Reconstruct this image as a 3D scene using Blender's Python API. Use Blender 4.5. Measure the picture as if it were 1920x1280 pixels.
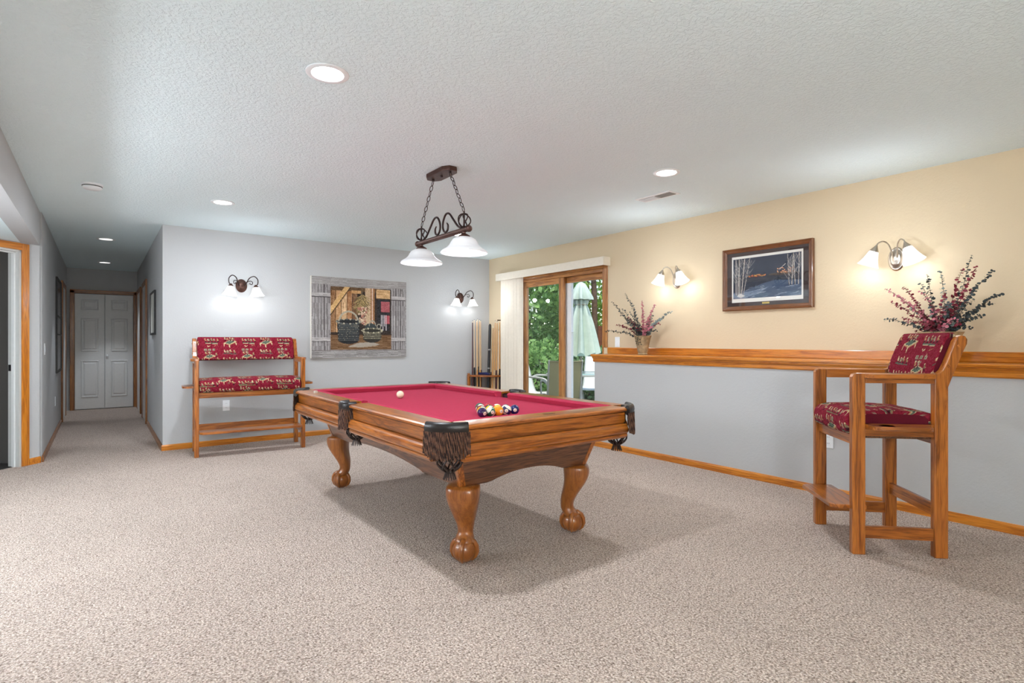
import bpy, bmesh, math, random
import numpy as np
from mathutils import Vector, Matrix

for o in list(bpy.data.objects):
    bpy.data.objects.remove(o, do_unlink=True)
SC = bpy.context.scene
COL = SC.collection
PI = math.pi
rnd = random.Random(7)

# ------------------------------------------------------------------ camera, sky, exposure
cam_d = bpy.data.cameras.new('camera')
cam = bpy.data.objects.new('camera', cam_d)
COL.objects.link(cam)
cam_d.sensor_width = 36.0
cam_d.lens = 36.0 * 1030.0 / 1920.0
cam_d.clip_start = 0.05
cam.location = (0, 0, 1.178)
cam.rotation_euler = (PI / 2, 0, -math.atan2(0.6, 0.8))
SC.camera = cam

W = bpy.data.worlds.new('sky')
SC.world = W
W.use_nodes = True
wn = W.node_tree.nodes
wn.clear()
w_out = wn.new('ShaderNodeOutputWorld')
w_bg = wn.new('ShaderNodeBackground')
w_sky = wn.new('ShaderNodeTexSky')
w_sky.sky_type = 'NISHITA'
w_sky.sun_disc = False
w_sky.sun_elevation = math.radians(55)
w_sky.sun_rotation = math.radians(200)
w_bg.inputs['Strength'].default_value = 0.20
W.node_tree.links.new(w_sky.outputs[0], w_bg.inputs[0])
W.node_tree.links.new(w_bg.outputs[0], w_out.inputs[0])

sun_d = bpy.data.lights.new('sun', 'SUN')
sun_d.energy = 2.0
sun_d.angle = math.radians(2)
sun_d.color = (1.0, 0.95, 0.85)
sun = bpy.data.objects.new('sun', sun_d)
COL.objects.link(sun)
sun.rotation_euler = Vector((0.35, 0.25, -0.9)).to_track_quat('-Z', 'Y').to_euler()

vs = SC.view_settings
vs.view_transform = 'Standard'
vs.look = 'None'
vs.exposure = 0.97
vs.gamma = 1.0
vs.use_curve_mapping = False

RECESSED_W = 12.0
PENDANT_W = 18.0
FILL_W = 118.0  # glow strength of the added, unseen fill globes
SCONCE_W = 0.32
LAMP_COL = (0.925, 0.99, 1.08)


# ------------------------------------------------------------------ material helpers
def srgb(r, g, b):
    f = lambda c: (c / 255 / 12.92) if c / 255 <= 0.04045 else ((c / 255 + 0.055) / 1.055) ** 2.4
    return (f(r), f(g), f(b), 1.0)


MATS = {}


def new_mat(name):
    m = bpy.data.materials.new(name)
    m.use_nodes = True
    nt = m.node_tree
    b = nt.nodes['Principled BSDF']
    MATS[name] = m
    return m, nt, b


def ramp(nt, stops):
    r = nt.nodes.new('ShaderNodeValToRGB')
    e = r.color_ramp.elements
    while len(e) < len(stops):
        e.new(0.5)
    for k, (p, c) in enumerate(stops):
        e[k].position = p
        e[k].color = c
    return r


def plain(name, col, rough=0.5, metal=0.0, spec=0.5, var=0.06, vscale=30.0, bump=0.0, bscale=200.0, coat=0.0):
    """A colour with a little procedural variation and relief."""
    m, nt, b = new_mat(name)
    L = nt.links.new
    tc = nt.nodes.new('ShaderNodeTexCoord')
    n = nt.nodes.new('ShaderNodeTexNoise')
    n.inputs['Scale'].default_value = vscale
    n.inputs['Detail'].default_value = 4
    L(tc.outputs['Object'], n.inputs['Vector'])
    lo = tuple(c * (1 - var) for c in col[:3]) + (1,)
    hi = tuple(min(1, c * (1 + var)) for c in col[:3]) + (1,)
    r = ramp(nt, [(0.3, lo), (0.7, hi)])
    L(n.outputs['Fac'], r.inputs['Fac'])
    L(r.outputs['Color'], b.inputs['Base Color'])
    b.inputs['Roughness'].default_value = rough
    b.inputs['Metallic'].default_value = metal
    b.inputs['Specular IOR Level'].default_value = spec
    b.inputs['Coat Weight'].default_value = coat
    b.inputs['Coat Roughness'].default_value = 0.1
    if bump > 0:
        n2 = nt.nodes.new('ShaderNodeTexNoise')
        n2.inputs['Scale'].default_value = bscale
        n2.inputs['Detail'].default_value = 3
        L(tc.outputs['Object'], n2.inputs['Vector'])
        bp = nt.nodes.new('ShaderNodeBump')
        bp.inputs['Strength'].default_value = bump
        bp.inputs['Distance'].default_value = 0.004
        L(n2.outputs['Fac'], bp.inputs['Height'])
        L(bp.outputs['Normal'], b.inputs['Normal'])
    return m


def oak(name, dark, mid, light, axis, rough=0.28, rings=1.0, pore=0.35):
    """Wood with grain that runs along one local axis."""
    m, nt, b = new_mat(name)
    L = nt.links.new
    tc = nt.nodes.new('ShaderNodeTexCoord')

    def mapped(along, across):
        mp = nt.nodes.new('ShaderNodeMapping')
        s = [across] * 3
        s[axis] = along
        mp.inputs['Scale'].default_value = s
        L(tc.outputs['Object'], mp.inputs['Vector'])
        return mp
    n1 = nt.nodes.new('ShaderNodeTexNoise')
    n1.inputs['Scale'].default_value = 1.0
    n1.inputs['Detail'].default_value = 5
    n1.inputs['Roughness'].default_value = 0.6
    n1.inputs['Distortion'].default_value = 0.8 * rings
    L(mapped(1.6, 26.0).outputs[0], n1.inputs['Vector'])
    wv = nt.nodes.new('ShaderNodeMath')
    wv.operation = 'MULTIPLY'
    wv.inputs[1].default_value = 7.0 * rings
    L(n1.outputs['Fac'], wv.inputs[0])
    fr = nt.nodes.new('ShaderNodeMath')
    fr.operation = 'PINGPONG'
    fr.inputs[1].default_value = 1.0
    L(wv.outputs[0], fr.inputs[0])
    r = ramp(nt, [(0.0, dark), (0.45, mid), (1.0, light)])
    L(fr.outputs[0], r.inputs['Fac'])
    n2 = nt.nodes.new('ShaderNodeTexNoise')
    n2.inputs['Scale'].default_value = 1.0
    n2.inputs['Detail'].default_value = 2
    L(mapped(9.0, 260.0).outputs[0], n2.inputs['Vector'])
    r2 = ramp(nt, [(0.36, (1 - pore,) * 3 + (1,)), (0.5, (1, 1, 1, 1))])
    L(n2.outputs['Fac'], r2.inputs['Fac'])
    mx = nt.nodes.new('ShaderNodeMixRGB')
    mx.blend_type = 'MULTIPLY'
    mx.inputs['Fac'].default_value = 1.0
    L(r.outputs['Color'], mx.inputs[1])
    L(r2.outputs['Color'], mx.inputs[2])
    L(mx.outputs[0], b.inputs['Base Color'])
    b.inputs['Roughness'].default_value = rough
    b.inputs['Coat Weight'].default_value = 0.4
    b.inputs['Coat Roughness'].default_value = 0.15
    bp = nt.nodes.new('ShaderNodeBump')
    bp.inputs['Strength'].default_value = 0.12
    bp.inputs['Distance'].default_value = 0.001
    L(n2.outputs['Fac'], bp.inputs['Height'])
    L(bp.outputs['Normal'], b.inputs['Normal'])
    return m


for ax, nm in enumerate('xyz'):
    oak('oak_' + nm, srgb(124, 64, 18), srgb(170, 96, 32), srgb(188, 112, 42), ax)
    oak('trim_' + nm, srgb(176, 98, 20), srgb(206, 124, 30), srgb(218, 138, 42), ax, rough=0.3, pore=0.25)
    oak('panel_' + nm, srgb(66, 36, 20), srgb(104, 62, 36), srgb(126, 80, 50), ax, rough=0.35, rings=1.5)
    oak('legwood_' + nm, srgb(140, 80, 32), srgb(162, 96, 40), srgb(172, 106, 48), ax, rings=.6, pore=.2)
    oak('dooroak_' + nm, srgb(146, 90, 40), srgb(180, 120, 60), srgb(198, 138, 74), ax, rough=0.35, pore=.25)
    oak('hallwood_' + nm, srgb(128, 74, 26), srgb(158, 96, 38), srgb(172, 108, 46), ax, rough=0.4)


def vcol(name, rough=0.8, spec=0.2, bump=0.0, bscale=700.0, coat=0.0):
    """Colour carried by the mesh (woven or printed pattern)."""
    m, nt, b = new_mat(name)
    a = nt.nodes.new('ShaderNodeVertexColor')
    a.layer_name = 'print'
    nt.links.new(a.outputs['Color'], b.inputs['Base Color'])
    b.inputs['Roughness'].default_value = rough
    b.inputs['Specular IOR Level'].default_value = spec
    b.inputs['Coat Weight'].default_value = coat
    b.inputs['Coat Roughness'].default_value = 0.05
    if bump:
        tc = nt.nodes.new('ShaderNodeTexCoord')
        n2 = nt.nodes.new('ShaderNodeTexNoise')
        n2.inputs['Scale'].default_value = bscale
        nt.links.new(tc.outputs['Object'], n2.inputs['Vector'])
        bp = nt.nodes.new('ShaderNodeBump')
        bp.inputs['Strength'].default_value = bump
        bp.inputs['Distance'].default_value = 0.002
        nt.links.new(n2.outputs['Fac'], bp.inputs['Height'])
        nt.links.new(bp.outputs['Normal'], b.inputs['Normal'])
    return m


def emis(name, col, strength, base=(0.9, 0.9, 0.88, 1)):
    m, nt, b = new_mat(name)
    b.inputs['Base Color'].default_value = base
    b.inputs['Roughness'].default_value = 0.35
    b.inputs['Emission Color'].default_value = tuple(col) + (1,)
    b.inputs['Emission Strength'].default_value = strength
    return m


def pane_mat(name, tint=(1, 1, 1, 1), refl=0.07):
    m = bpy.data.materials.new(name)
    m.use_nodes = True
    nt = m.node_tree
    nt.nodes.clear()
    out = nt.nodes.new('ShaderNodeOutputMaterial')
    tr = nt.nodes.new('ShaderNodeBsdfTransparent')
    tr.inputs[0].default_value = tint
    gl = nt.nodes.new('ShaderNodeBsdfGlossy')
    gl.inputs['Roughness'].default_value = 0.02
    mx = nt.nodes.new('ShaderNodeMixShader')
    mx.inputs[0].default_value = refl
    nt.links.new(tr.outputs[0], mx.inputs[1])
    nt.links.new(gl.outputs[0], mx.inputs[2])
    nt.links.new(mx.outputs[0], out.inputs[0])
    MATS[name] = m
    return m


# carpet
def carpet():
    m, nt, b = new_mat('carpet')
    L = nt.links.new
    tc = nt.nodes.new('ShaderNodeTexCoord')
    v = nt.nodes.new('ShaderNodeTexVoronoi')
    v.inputs['Scale'].default_value = 130.0
    L(tc.outputs['Object'], v.inputs['Vector'])
    n = nt.nodes.new('ShaderNodeTexNoise')
    n.inputs['Scale'].default_value = 120.0
    n.inputs['Detail'].default_value = 4
    n.inputs['Roughness'].default_value = 0.75
    L(tc.outputs['Object'], n.inputs['Vector'])
    r = ramp(nt, [(0.33, srgb(86, 70, 60)), (0.43, srgb(168, 150, 138)), (0.54, srgb(208, 192, 180)), (0.66, srgb(244, 236, 228))])
    L(n.outputs['Fac'], r.inputs['Fac'])
    n3 = nt.nodes.new('ShaderNodeTexNoise')
    n3.inputs['Scale'].default_value = 1.3
    n3.inputs['Detail'].default_value = 3
    L(tc.outputs['Object'], n3.inputs['Vector'])
    r3 = ramp(nt, [(0.35, (0.93, 0.93, 0.93, 1)), (0.65, (1, 1, 1, 1))])
    L(n3.outputs['Fac'], r3.inputs['Fac'])
    sep = nt.nodes.new('ShaderNodeSeparateColor')
    L(v.outputs['Color'], sep.inputs[0])
    rv = ramp(nt, [(0.0, (0.62, 0.58, 0.55, 1)), (0.35, (0.97, 0.96, 0.95, 1)), (1.0, (1.12, 1.10, 1.08, 1))])
    L(sep.outputs[0], rv.inputs['Fac'])
    mx = nt.nodes.new('ShaderNodeMixRGB')
    mx.blend_type = 'MULTIPLY'
    mx.inputs[0].default_value = 1
    L(r.outputs[0], mx.inputs[1])
    L(rv.outputs[0], mx.inputs[2])
    mx2 = nt.nodes.new('ShaderNodeMixRGB')
    mx2.blend_type = 'MULTIPLY'
    mx2.inputs[0].default_value = 1
    L(mx.outputs[0], mx2.inputs[1])
    L(r3.outputs[0], mx2.inputs[2])
    L(mx2.outputs[0], b.inputs['Base Color'])
    b.inputs['Roughness'].default_value = 0.97
    b.inputs['Specular IOR Level'].default_value = 0.05
    bp = nt.nodes.new('ShaderNodeBump')
    bp.inputs['Strength'].default_value = 0.8
    bp.inputs['Distance'].default_value = 0.006
    inv = nt.nodes.new('ShaderNodeMath')
    inv.operation = 'SUBTRACT'
    inv.inputs[0].default_value = 1.0
    L(v.outputs['Distance'], inv.inputs[1])
    L(inv.outputs[0], bp.inputs['Height'])
    L(bp.outputs[0], b.inputs['Normal'])


carpet()


def plaster(name, col, scale, strength, dist=0.004):
    m, nt, b = new_mat(name)
    L = nt.links.new
    tc = nt.nodes.new('ShaderNodeTexCoord')
    n = nt.nodes.new('ShaderNodeTexNoise')
    n.inputs['Scale'].default_value = scale
    n.inputs['Detail'].default_value = 5
    n.inputs['Roughness'].default_value = 0.55
    n.inputs['Distortion'].default_value = 0.4
    L(tc.outputs['Object'], n.inputs['Vector'])
    r = ramp(nt, [(0.42, (0, 0, 0, 1)), (0.6, (1, 1, 1, 1))])
    L(n.outputs['Fac'], r.inputs['Fac'])
    bp = nt.nodes.new('ShaderNodeBump')
    bp.inputs['Strength'].default_value = strength
    bp.inputs['Distance'].default_value = dist
    L(r.outputs[0], bp.inputs['Height'])
    L(bp.outputs[0], b.inputs['Normal'])
    n2 = nt.nodes.new('ShaderNodeTexNoise')
    n2.inputs['Scale'].default_value = 1.1
    L(tc.outputs['Object'], n2.inputs['Vector'])
    r2 = ramp(nt, [(0.3, tuple(c * .98 for c in col[:3]) + (1,)), (0.7, col)])
    L(n2.outputs['Fac'], r2.inputs['Fac'])
    L(r2.outputs[0], b.inputs['Base Color'])
    b.inputs['Roughness'].default_value = 0.75
    b.inputs['Specular IOR Level'].default_value = 0.25


plaster('ceiling_paint', srgb(236, 252, 255), 60.0, 0.55, 0.006)
plaster('grey_paint', srgb(192, 193, 193), 60.0, 0.12)
plaster('beige_paint', srgb(222, 203, 171), 60.0, 0.12)
plaster('dark_paint', srgb(92, 88, 84), 60.0, 0.1)
plain('dark_floor', srgb(40, 36, 34), 0.7)
plain('white_paint', srgb(228, 228, 226), 0.4, var=0.02)
plain('jamb_white', srgb(200, 200, 196), 0.4, var=0.02)
plain('white_plastic', srgb(242, 246, 248), 0.35, var=0.02)
plain('slot_dark', srgb(60, 58, 55), 0.6)
plain('cream_vinyl', srgb(232, 222, 204), 0.5, var=0.03)
plain('vent_grey', srgb(150, 147, 142), 0.5, var=0.04)
plain('felt', srgb(178, 52, 78), 0.92, spec=0.12, var=0.05, vscale=60, bump=0.25, bscale=900)
plain('leather', srgb(30, 24, 22), 0.32, var=0.2, vscale=50, bump=0.15, bscale=300)
plain('net_leather', srgb(44, 28, 22), 0.5, var=0.25, vscale=60)
plain('fringe_light', srgb(112, 78, 60), 0.85, var=0.3, vscale=200)
plain('fringe_dark', srgb(44, 26, 20), 0.85, var=0.3, vscale=200)
plain('bronze', srgb(92, 66, 58), 0.42, metal=0.75, var=0.15, vscale=40)
plain('bronze_dark', srgb(58, 44, 42), 0.45, metal=0.7, var=0.15, vscale=40)
plain('nickel', srgb(190, 180, 168), 0.28, metal=1.0, var=0.04)
plain('brass', srgb(206, 178, 96), 0.3, metal=1.0, var=0.05)
plain('chrome', srgb(205, 205, 205), 0.2, metal=1.0, var=0.03)
plain('ivory', srgb(240, 226, 196), 0.12, var=0.02, coat=0.5)
plain('black', srgb(24, 22, 24), 0.45, var=0.1)
plain('navy_plastic', srgb(30, 40, 92), 0.35, var=0.1)
plain('maple', srgb(226, 190, 142), 0.3, var=0.06, vscale=12)
plain('maple_warm', srgb(214, 160, 98), 0.3, var=0.06, vscale=12)
plain('maple_pale', srgb(232, 208, 180), 0.3, var=0.05, vscale=12)
plain('rosewood', srgb(80, 40, 44), 0.3, var=0.15, vscale=20)
plain('maroon_edge', srgb(96, 24, 36), 0.85, var=0.1)
plain('chalk_glass', srgb(196, 186, 172), 0.3, var=0.1)
plain('canvas_edge', srgb(226, 222, 212), 0.8, var=0.03)
plain('walnut', srgb(116, 70, 36), 0.3, var=0.2, vscale=14, coat=0.3)
plain('walnut_dark', srgb(62, 36, 24), 0.35, var=0.2, vscale=14)
plain('mat_board', srgb(58, 42, 38), 0.7, var=0.12, vscale=25)
plain('mat_white', srgb(232, 230, 222), 0.8, var=0.02)
plain('urn_stone', srgb(168, 146, 112), 0.75, var=0.35, vscale=22, bump=0.3, bscale=90)
plain('urn_green', srgb(84, 84, 66), 0.75, var=0.3, vscale=40)
plain('leaf_burgundy', srgb(132, 32, 52), 0.6, var=0.35, vscale=55)
plain('leaf_rose', srgb(184, 104, 116), 0.6, var=0.3, vscale=55)
plain('leaf_sage', srgb(112, 124, 122), 0.6, var=0.3, vscale=55)
plain('leaf_dark', srgb(56, 66, 68), 0.6, var=0.3, vscale=55)
plain('twig', srgb(76, 60, 50), 0.8)
plain('upholstery_plain', srgb(108, 30, 42), 0.9, spec=0.15, var=0.12, vscale=80)
plain('mirror_dark', srgb(70, 76, 82), 0.25, var=0.05)
plain('patio_stone', srgb(112, 106, 98), 0.85, var=0.12, vscale=8, bump=0.2, bscale=60)
plain('soil', srgb(84, 86, 50), 0.95, var=0.35, vscale=4)
plain('patio_frame', srgb(176, 178, 172), 0.4, metal=0.2, var=0.05)
plain('sling_white', srgb(222, 228, 222), 0.8, var=0.04)
plain('sling_olive', srgb(150, 146, 108), 0.8, var=0.08, vscale=200)
plain('table_glass', srgb(166, 190, 190), 0.15, var=0.04)
plain('umbrella_cloth', srgb(184, 198, 184), 0.85, var=0.05, vscale=12)
plain('umbrella_pole', srgb(150, 140, 120), 0.5)
plain('bark', srgb(86, 64, 48), 0.9, var=0.3, vscale=14, bump=0.5, bscale=40)
plain('fence_wood', srgb(142, 84, 58), 0.8, var=0.2, vscale=10)
plain('vinyl_white', srgb(236, 238, 238), 0.35, var=0.02)
vcol('tapestry', rough=0.9, spec=0.15, bump=0.35)
vcol('print_canvas', rough=0.75, spec=0.25, bump=0.15)
vcol('print_paper', rough=0.6, spec=0.3)
pane_mat('pane_glass', (0.98, 0.99, 0.98, 1), 0.035)
pane_mat('picture_glass', (1, 1, 1, 1), 0.05)
emis('shade_glass', (1.0, 0.97, 0.93), 0.5)
emis('pendant_glass', (1.0, 0.98, 0.97), 0.03, base=(0.76, 0.76, 0.77, 1))
emis('fill_glass', LAMP_COL, FILL_W)
emis('fill_glass_soft', LAMP_COL, FILL_W * .44)
emis('bulb', (1.0, 0.95, 0.86), 6.0)
emis('pendant_bulb', LAMP_COL, PENDANT_W)
emis('can_lens', (1.0, 0.97, 0.92), 14.0)
emis('can_dim', (1.0, 0.97, 0.92), 0.9)


def leafmat(name, c1, c2):
    m, nt, b = new_mat(name)
    L = nt.links.new
    tc = nt.nodes.new('ShaderNodeTexCoord')
    n = nt.nodes.new('ShaderNodeTexNoise')
    n.inputs['Scale'].default_value = 5.0
    n.inputs['Detail'].default_value = 6
    n.inputs['Roughness'].default_value = 0.8
    L(tc.outputs['Object'], n.inputs['Vector'])
    r = ramp(nt, [(0.35, c1), (0.65, c2)])
    L(n.outputs['Fac'], r.inputs['Fac'])
    L(r.outputs[0], b.inputs['Base Color'])
    b.inputs['Roughness'].default_value = 0.6
    tl = nt.nodes.new('ShaderNodeBsdfTranslucent')
    L(r.outputs[0], tl.inputs[0])
    mx = nt.nodes.new('ShaderNodeMixShader')
    mx.inputs[0].default_value = 0.4
    L(b.outputs[0], mx.inputs[1])
    L(tl.outputs[0], mx.inputs[2])
    L(mx.outputs[0], nt.nodes['Material Output'].inputs[0])


leafmat('leaves_bright', srgb(112, 156, 60), srgb(206, 230, 130))
leafmat('leaves_mid', srgb(84, 128, 64), srgb(166, 204, 118))
leafmat('leaves_deep', srgb(60, 96, 56), srgb(128, 166, 104))


# ------------------------------------------------------------------ mesh helpers
class MB:
    """Collects shapes into one mesh."""

    def __init__(s):
        s.v, s.f, s.c = [], [], []

    def add(s, verts, faces, mat=None, mi=0):
        o = len(s.v)
        for p in verts:
            p = Vector(p)
            s.v.append(tuple(mat @ p if mat is not None else p))
        for q in faces:
            s.f.append((tuple(o + k for k in q), mi))
        return s

    def box(s, x0, x1, y0, y1, z0, z1, mat=None, mi=0):
        v = [(x, y, z) for z in (z0, z1) for y in (y0, y1) for x in (x0, x1)]
        return s.add(v, [(0, 2, 3, 1), (4, 5, 7, 6), (0, 1, 5, 4), (2, 6, 7, 3), (0, 4, 6, 2), (1, 3, 7, 5)], mat, mi)

    def loft(s, rings, caps=True, closed=False, mat=None, mi=0):
        n = len(rings[0])
        v = [p for r in rings for p in r]
        f = []
        m = len(rings)
        for i in range(m if closed else m - 1):
            a, b = i * n, ((i + 1) % m) * n
            for k in range(n):
                f.append((a + k, a + (k + 1) % n, b + (k + 1) % n, b + k))
        if caps and not closed:
            f.append(tuple(range(n - 1, -1, -1)))
            f.append(tuple((m - 1) * n + k for k in range(n)))
        return s.add(v, f, mat, mi)

    def tube(s, pts, r, n=8, closed=False, mat=None, mi=0, flat=1.0, up=None):
        pts = [Vector(p) for p in pts]
        m = len(pts)
        rad = r if isinstance(r, (list, tuple)) else [r] * m
        rings = []
        prev = None
        for i in range(m):
            if closed:
                t = pts[(i + 1) % m] - pts[i - 1]
            else:
                t = pts[min(i + 1, m - 1)] - pts[max(i - 1, 0)]
            t.normalize()
            if up is not None:
                u = Vector(up)
            elif prev is None:
                u = Vector((0, 0, 1)) if abs(t.z) < 0.9 else Vector((1, 0, 0))
            else:
                u = prev
            a = t.cross(u)
            if a.length < 1e-6:
                a = t.cross(Vector((1, 0.3, 0.2)))
            a.normalize()
            b2 = a.cross(t).normalized()
            prev = b2
            rings.append([pts[i] + (a * math.cos(2 * PI * k / n) + b2 * flat * math.sin(2 * PI * k / n)) * rad[i] for k in range(n)])
        return s.loft(rings, True, closed, mat, mi)

    def lathe(s, prof, n=24, mat=None, mi=0, caps=False):
        rings = [[(r * math.cos(2 * PI * k / n), r * math.sin(2 * PI * k / n), z) for k in range(n)] for r, z in prof]
        return s.loft(rings, caps, False, mat, mi)

    def prism(s, poly, a0, a1, axis=2, mat=None, mi=0):
        """poly in the two other axes (cyclic order kept x,y,z without axis)."""
        def P(p, a):
            if axis == 2:
                return (p[0], p[1], a)
            if axis == 0:
                return (a, p[0], p[1])
            return (p[0], a, p[1])
        n = len(poly)
        v = [P(p, a0) for p in poly] + [P(p, a1) for p in poly]
        f = [tuple(range(n - 1, -1, -1)), tuple(range(n, 2 * n))] + [(k, (k + 1) % n, n + (k + 1) % n, n + k) for k in range(n)]
        return s.add(v, f, mat, mi)

    def sphere(s, c, r, nu=16, nv=10, mat=None, mi=0, sc=(1, 1, 1)):
        v = [(c[0], c[1], c[2] - r * sc[2])]
        for j in range(1, nv):
            th = -PI / 2 + PI * j / nv
            for k in range(nu):
                a = 2 * PI * k / nu
                v.append((c[0] + r * sc[0] * math.cos(th) * math.cos(a), c[1] + r * sc[1] * math.cos(th) * math.sin(a), c[2] + r * sc[2] * math.sin(th)))
        v.append((c[0], c[1], c[2] + r * sc[2]))
        f = [(0, 1 + (k + 1) % nu, 1 + k) for k in range(nu)]
        for j in range(nv - 2):
            a, b = 1 + j * nu, 1 + (j + 1) * nu
            f += [(a + k, a + (k + 1) % nu, b + (k + 1) % nu, b + k) for k in range(nu)]
        a = 1 + (nv - 2) * nu
        f += [(a + k, a + (k + 1) % nu, len(v) - 1) for k in range(nu)]
        return s.add(v, f, mat, mi)

    def mesh(s, name, mats, smooth=None, recalc=True):
        me = bpy.data.meshes.new(name)
        me.from_pydata(s.v, [], [q for q, _ in s.f])
        for m in mats:
            me.materials.append(MATS[m])
        if len(mats) > 1:
            me.polygons.foreach_set('material_index', [i for _, i in s.f])
        if recalc:
            b = bmesh.new()
            b.from_mesh(me)
            bmesh.ops.recalc_face_normals(b, faces=b.faces)
            b.to_mesh(me)
            b.free()
        if smooth:
            me.polygons.foreach_set('use_smooth', [True] * len(me.polygons))
            me.set_sharp_from_angle(angle=math.radians(smooth))
        me.update()
        return me

    def build(s, name, mat, parent=None, smooth=None, bevel=0.0, seg=2, loc=None, rotz=0.0, recalc=True):
        """mat ending in '_' picks the grain axis from the longest side."""
        mats = [mat] if isinstance(mat, str) else list(mat)
        if mats[0].endswith('_'):
            a = np.array(s.v)
            d = a.max(0) - a.min(0)
            mats[0] += 'xyz'[int(np.argmax(d))]
        me = s.mesh(name, mats, smooth, recalc)
        o = bpy.data.objects.new(name, me)
        COL.objects.link(o)
        if parent is not None:
            o.parent = parent
        if loc is not None:
            o.location = loc
        o.rotation_euler.z = rotz
        if bevel:
            md = o.modifiers.new('edge', 'BEVEL')
            md.width = bevel
            md.segments = seg
            md.limit_method = 'ANGLE'
            md.angle_limit = math.radians(40)
        return o


def tag(o, label, cat, group=None, kind=None):
    o['label'] = label
    o['category'] = cat
    if group:
        o['group'] = group
    if kind:
        o['kind'] = kind
    return o


def thing(name, label, cat, loc=(0, 0, 0), rotz=0.0, group=None):
    o = bpy.data.objects.new(name, None)
    COL.objects.link(o)
    o.location = loc
    o.rotation_euler.z = rotz
    return tag(o, label, cat, group)


def struct(o):
    o['kind'] = 'structure'
    return o


def copy_part(ch, parent):
    c = ch.copy()
    COL.objects.link(c)
    c.parent = parent
    for g in list(ch.children):
        d = g.copy()
        COL.objects.link(d)
        d.parent = c
    return c


def copy_thing(root, label, loc, rotz=0.0):
    r = root.copy()
    COL.objects.link(r)
    r.location = loc
    r.rotation_euler.z = rotz
    r['label'] = label
    for ch in list(root.children):
        copy_part(ch, r)
    return r


def light(name, kind, loc, energy, parent=None, radius=0.05, color=LAMP_COL, direction=None, spot=None):
    d = bpy.data.lights.new(name, kind)
    d.energy = energy
    d.color = color
    if kind == 'AREA':
        d.shape = 'DISK'
        d.size = radius * 2
    else:
        d.shadow_soft_size = radius
    if spot:
        d.spot_size = spot[0]
        d.spot_blend = spot[1]
    o = bpy.data.objects.new(name, d)
    COL.objects.link(o)
    o.location = loc
    if direction is not None:
        o.rotation_euler = Vector(direction).to_track_quat('-Z', 'Y').to_euler()
    if parent is not None:
        o.parent = parent
    return o


def bez(p, n=12):
    """Sample a chain of points as a smooth Catmull-Rom curve."""
    p = [Vector(q) for q in p]
    out = []
    for i in range(len(p) - 1):
        a, b, c, d = p[max(i - 1, 0)], p[i], p[i + 1], p[min(i + 2, len(p) - 1)]
        for k in range(n):
            t = k / n
            out.append(0.5 * ((2 * b) + (c - a) * t + (2 * a - 5 * b + 4 * c - d) * t * t + (3 * b - a - 3 * c + d) * t ** 3))
    out.append(p[-1])
    return out


class Ras:
    """A small raster to design woven and printed patterns (colours are sRGB 0-255)."""

    def __init__(s, w, h, col):
        s.w, s.h = w, h
        s.a = np.zeros((h, w, 3)) + np.array(col, float)
        y, x = np.mgrid[0:h, 0:w]
        s.x = (x + 0.5) / w
        s.y = (y + 0.5) / h
        s.rng = np.random.RandomState(5)

    def put(s, mask, col, al=1.0):
        m = (np.clip(mask.astype(float), 0, 1) * al)[..., None]
        s.a = s.a * (1 - m) + np.array(col, float) * m

    def ell(s, cx, cy, rx, ry, col, al=1.0):
        s.put(((s.x - cx) / rx) ** 2 + ((s.y - cy) / ry) ** 2 < 1, col, al)

    def ring(s, cx, cy, rx, ry, t, col, half=0):
        d = np.sqrt(((s.x - cx) / rx) ** 2 + ((s.y - cy) / ry) ** 2)
        m = np.abs(d - 1) < t
        if half:
            m &= (s.y - cy) * half > 0
        s.put(m, col)

    def line(s, x0, y0, x1, y1, w, col, al=1.0):
        dx, dy = x1 - x0, y1 - y0
        t = np.clip(((s.x - x0) * dx + (s.y - y0) * dy) / (dx * dx + dy * dy + 1e-12), 0, 1)
        d = np.hypot(s.x - x0 - t * dx, s.y - y0 - t * dy)
        s.put(d < w, col, al)

    def poly(s, pts, col, al=1.0):
        m = np.zeros((s.h, s.w), bool)
        n = len(pts)
        j = n - 1
        for i in range(n):
            xi, yi = pts[i]
            xj, yj = pts[j]
            if yi != yj:
                c = ((yi > s.y) != (yj > s.y)) & (s.x < (xj - xi) * (s.y - yi) / (yj - yi) + xi)
                m ^= c
            j = i
        s.put(m, col, al)

    def rect(s, x0, y0, x1, y1, col, al=1.0):
        s.put((s.x > x0) & (s.x < x1) & (s.y > y0) & (s.y < y1), col, al)

    def noise(s, amt, sx=1, sy=1, mask=None):
        n = s.rng.normal(0, 1, (s.h // sy + 2, s.w // sx + 2))
        n = np.kron(n, np.ones((sy, sx)))[:s.h, :s.w]
        m = np.ones((s.h, s.w)) if mask is None else mask
        s.a = s.a + (n * m * amt)[..., None]

    def lin(s):
        a = np.clip(s.a, 0, 255) / 255
        return np.where(a <= 0.04045, a / 12.92, ((a + 0.055) / 1.055) ** 2.4)


def set_print(me, cols):
    at = me.color_attributes.new('print', 'FLOAT_COLOR', 'POINT')
    c = np.ones((len(me.vertices), 4), np.float32)
    c[:, :3] = cols
    at.data.foreach_set('color', c.ravel())


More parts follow.
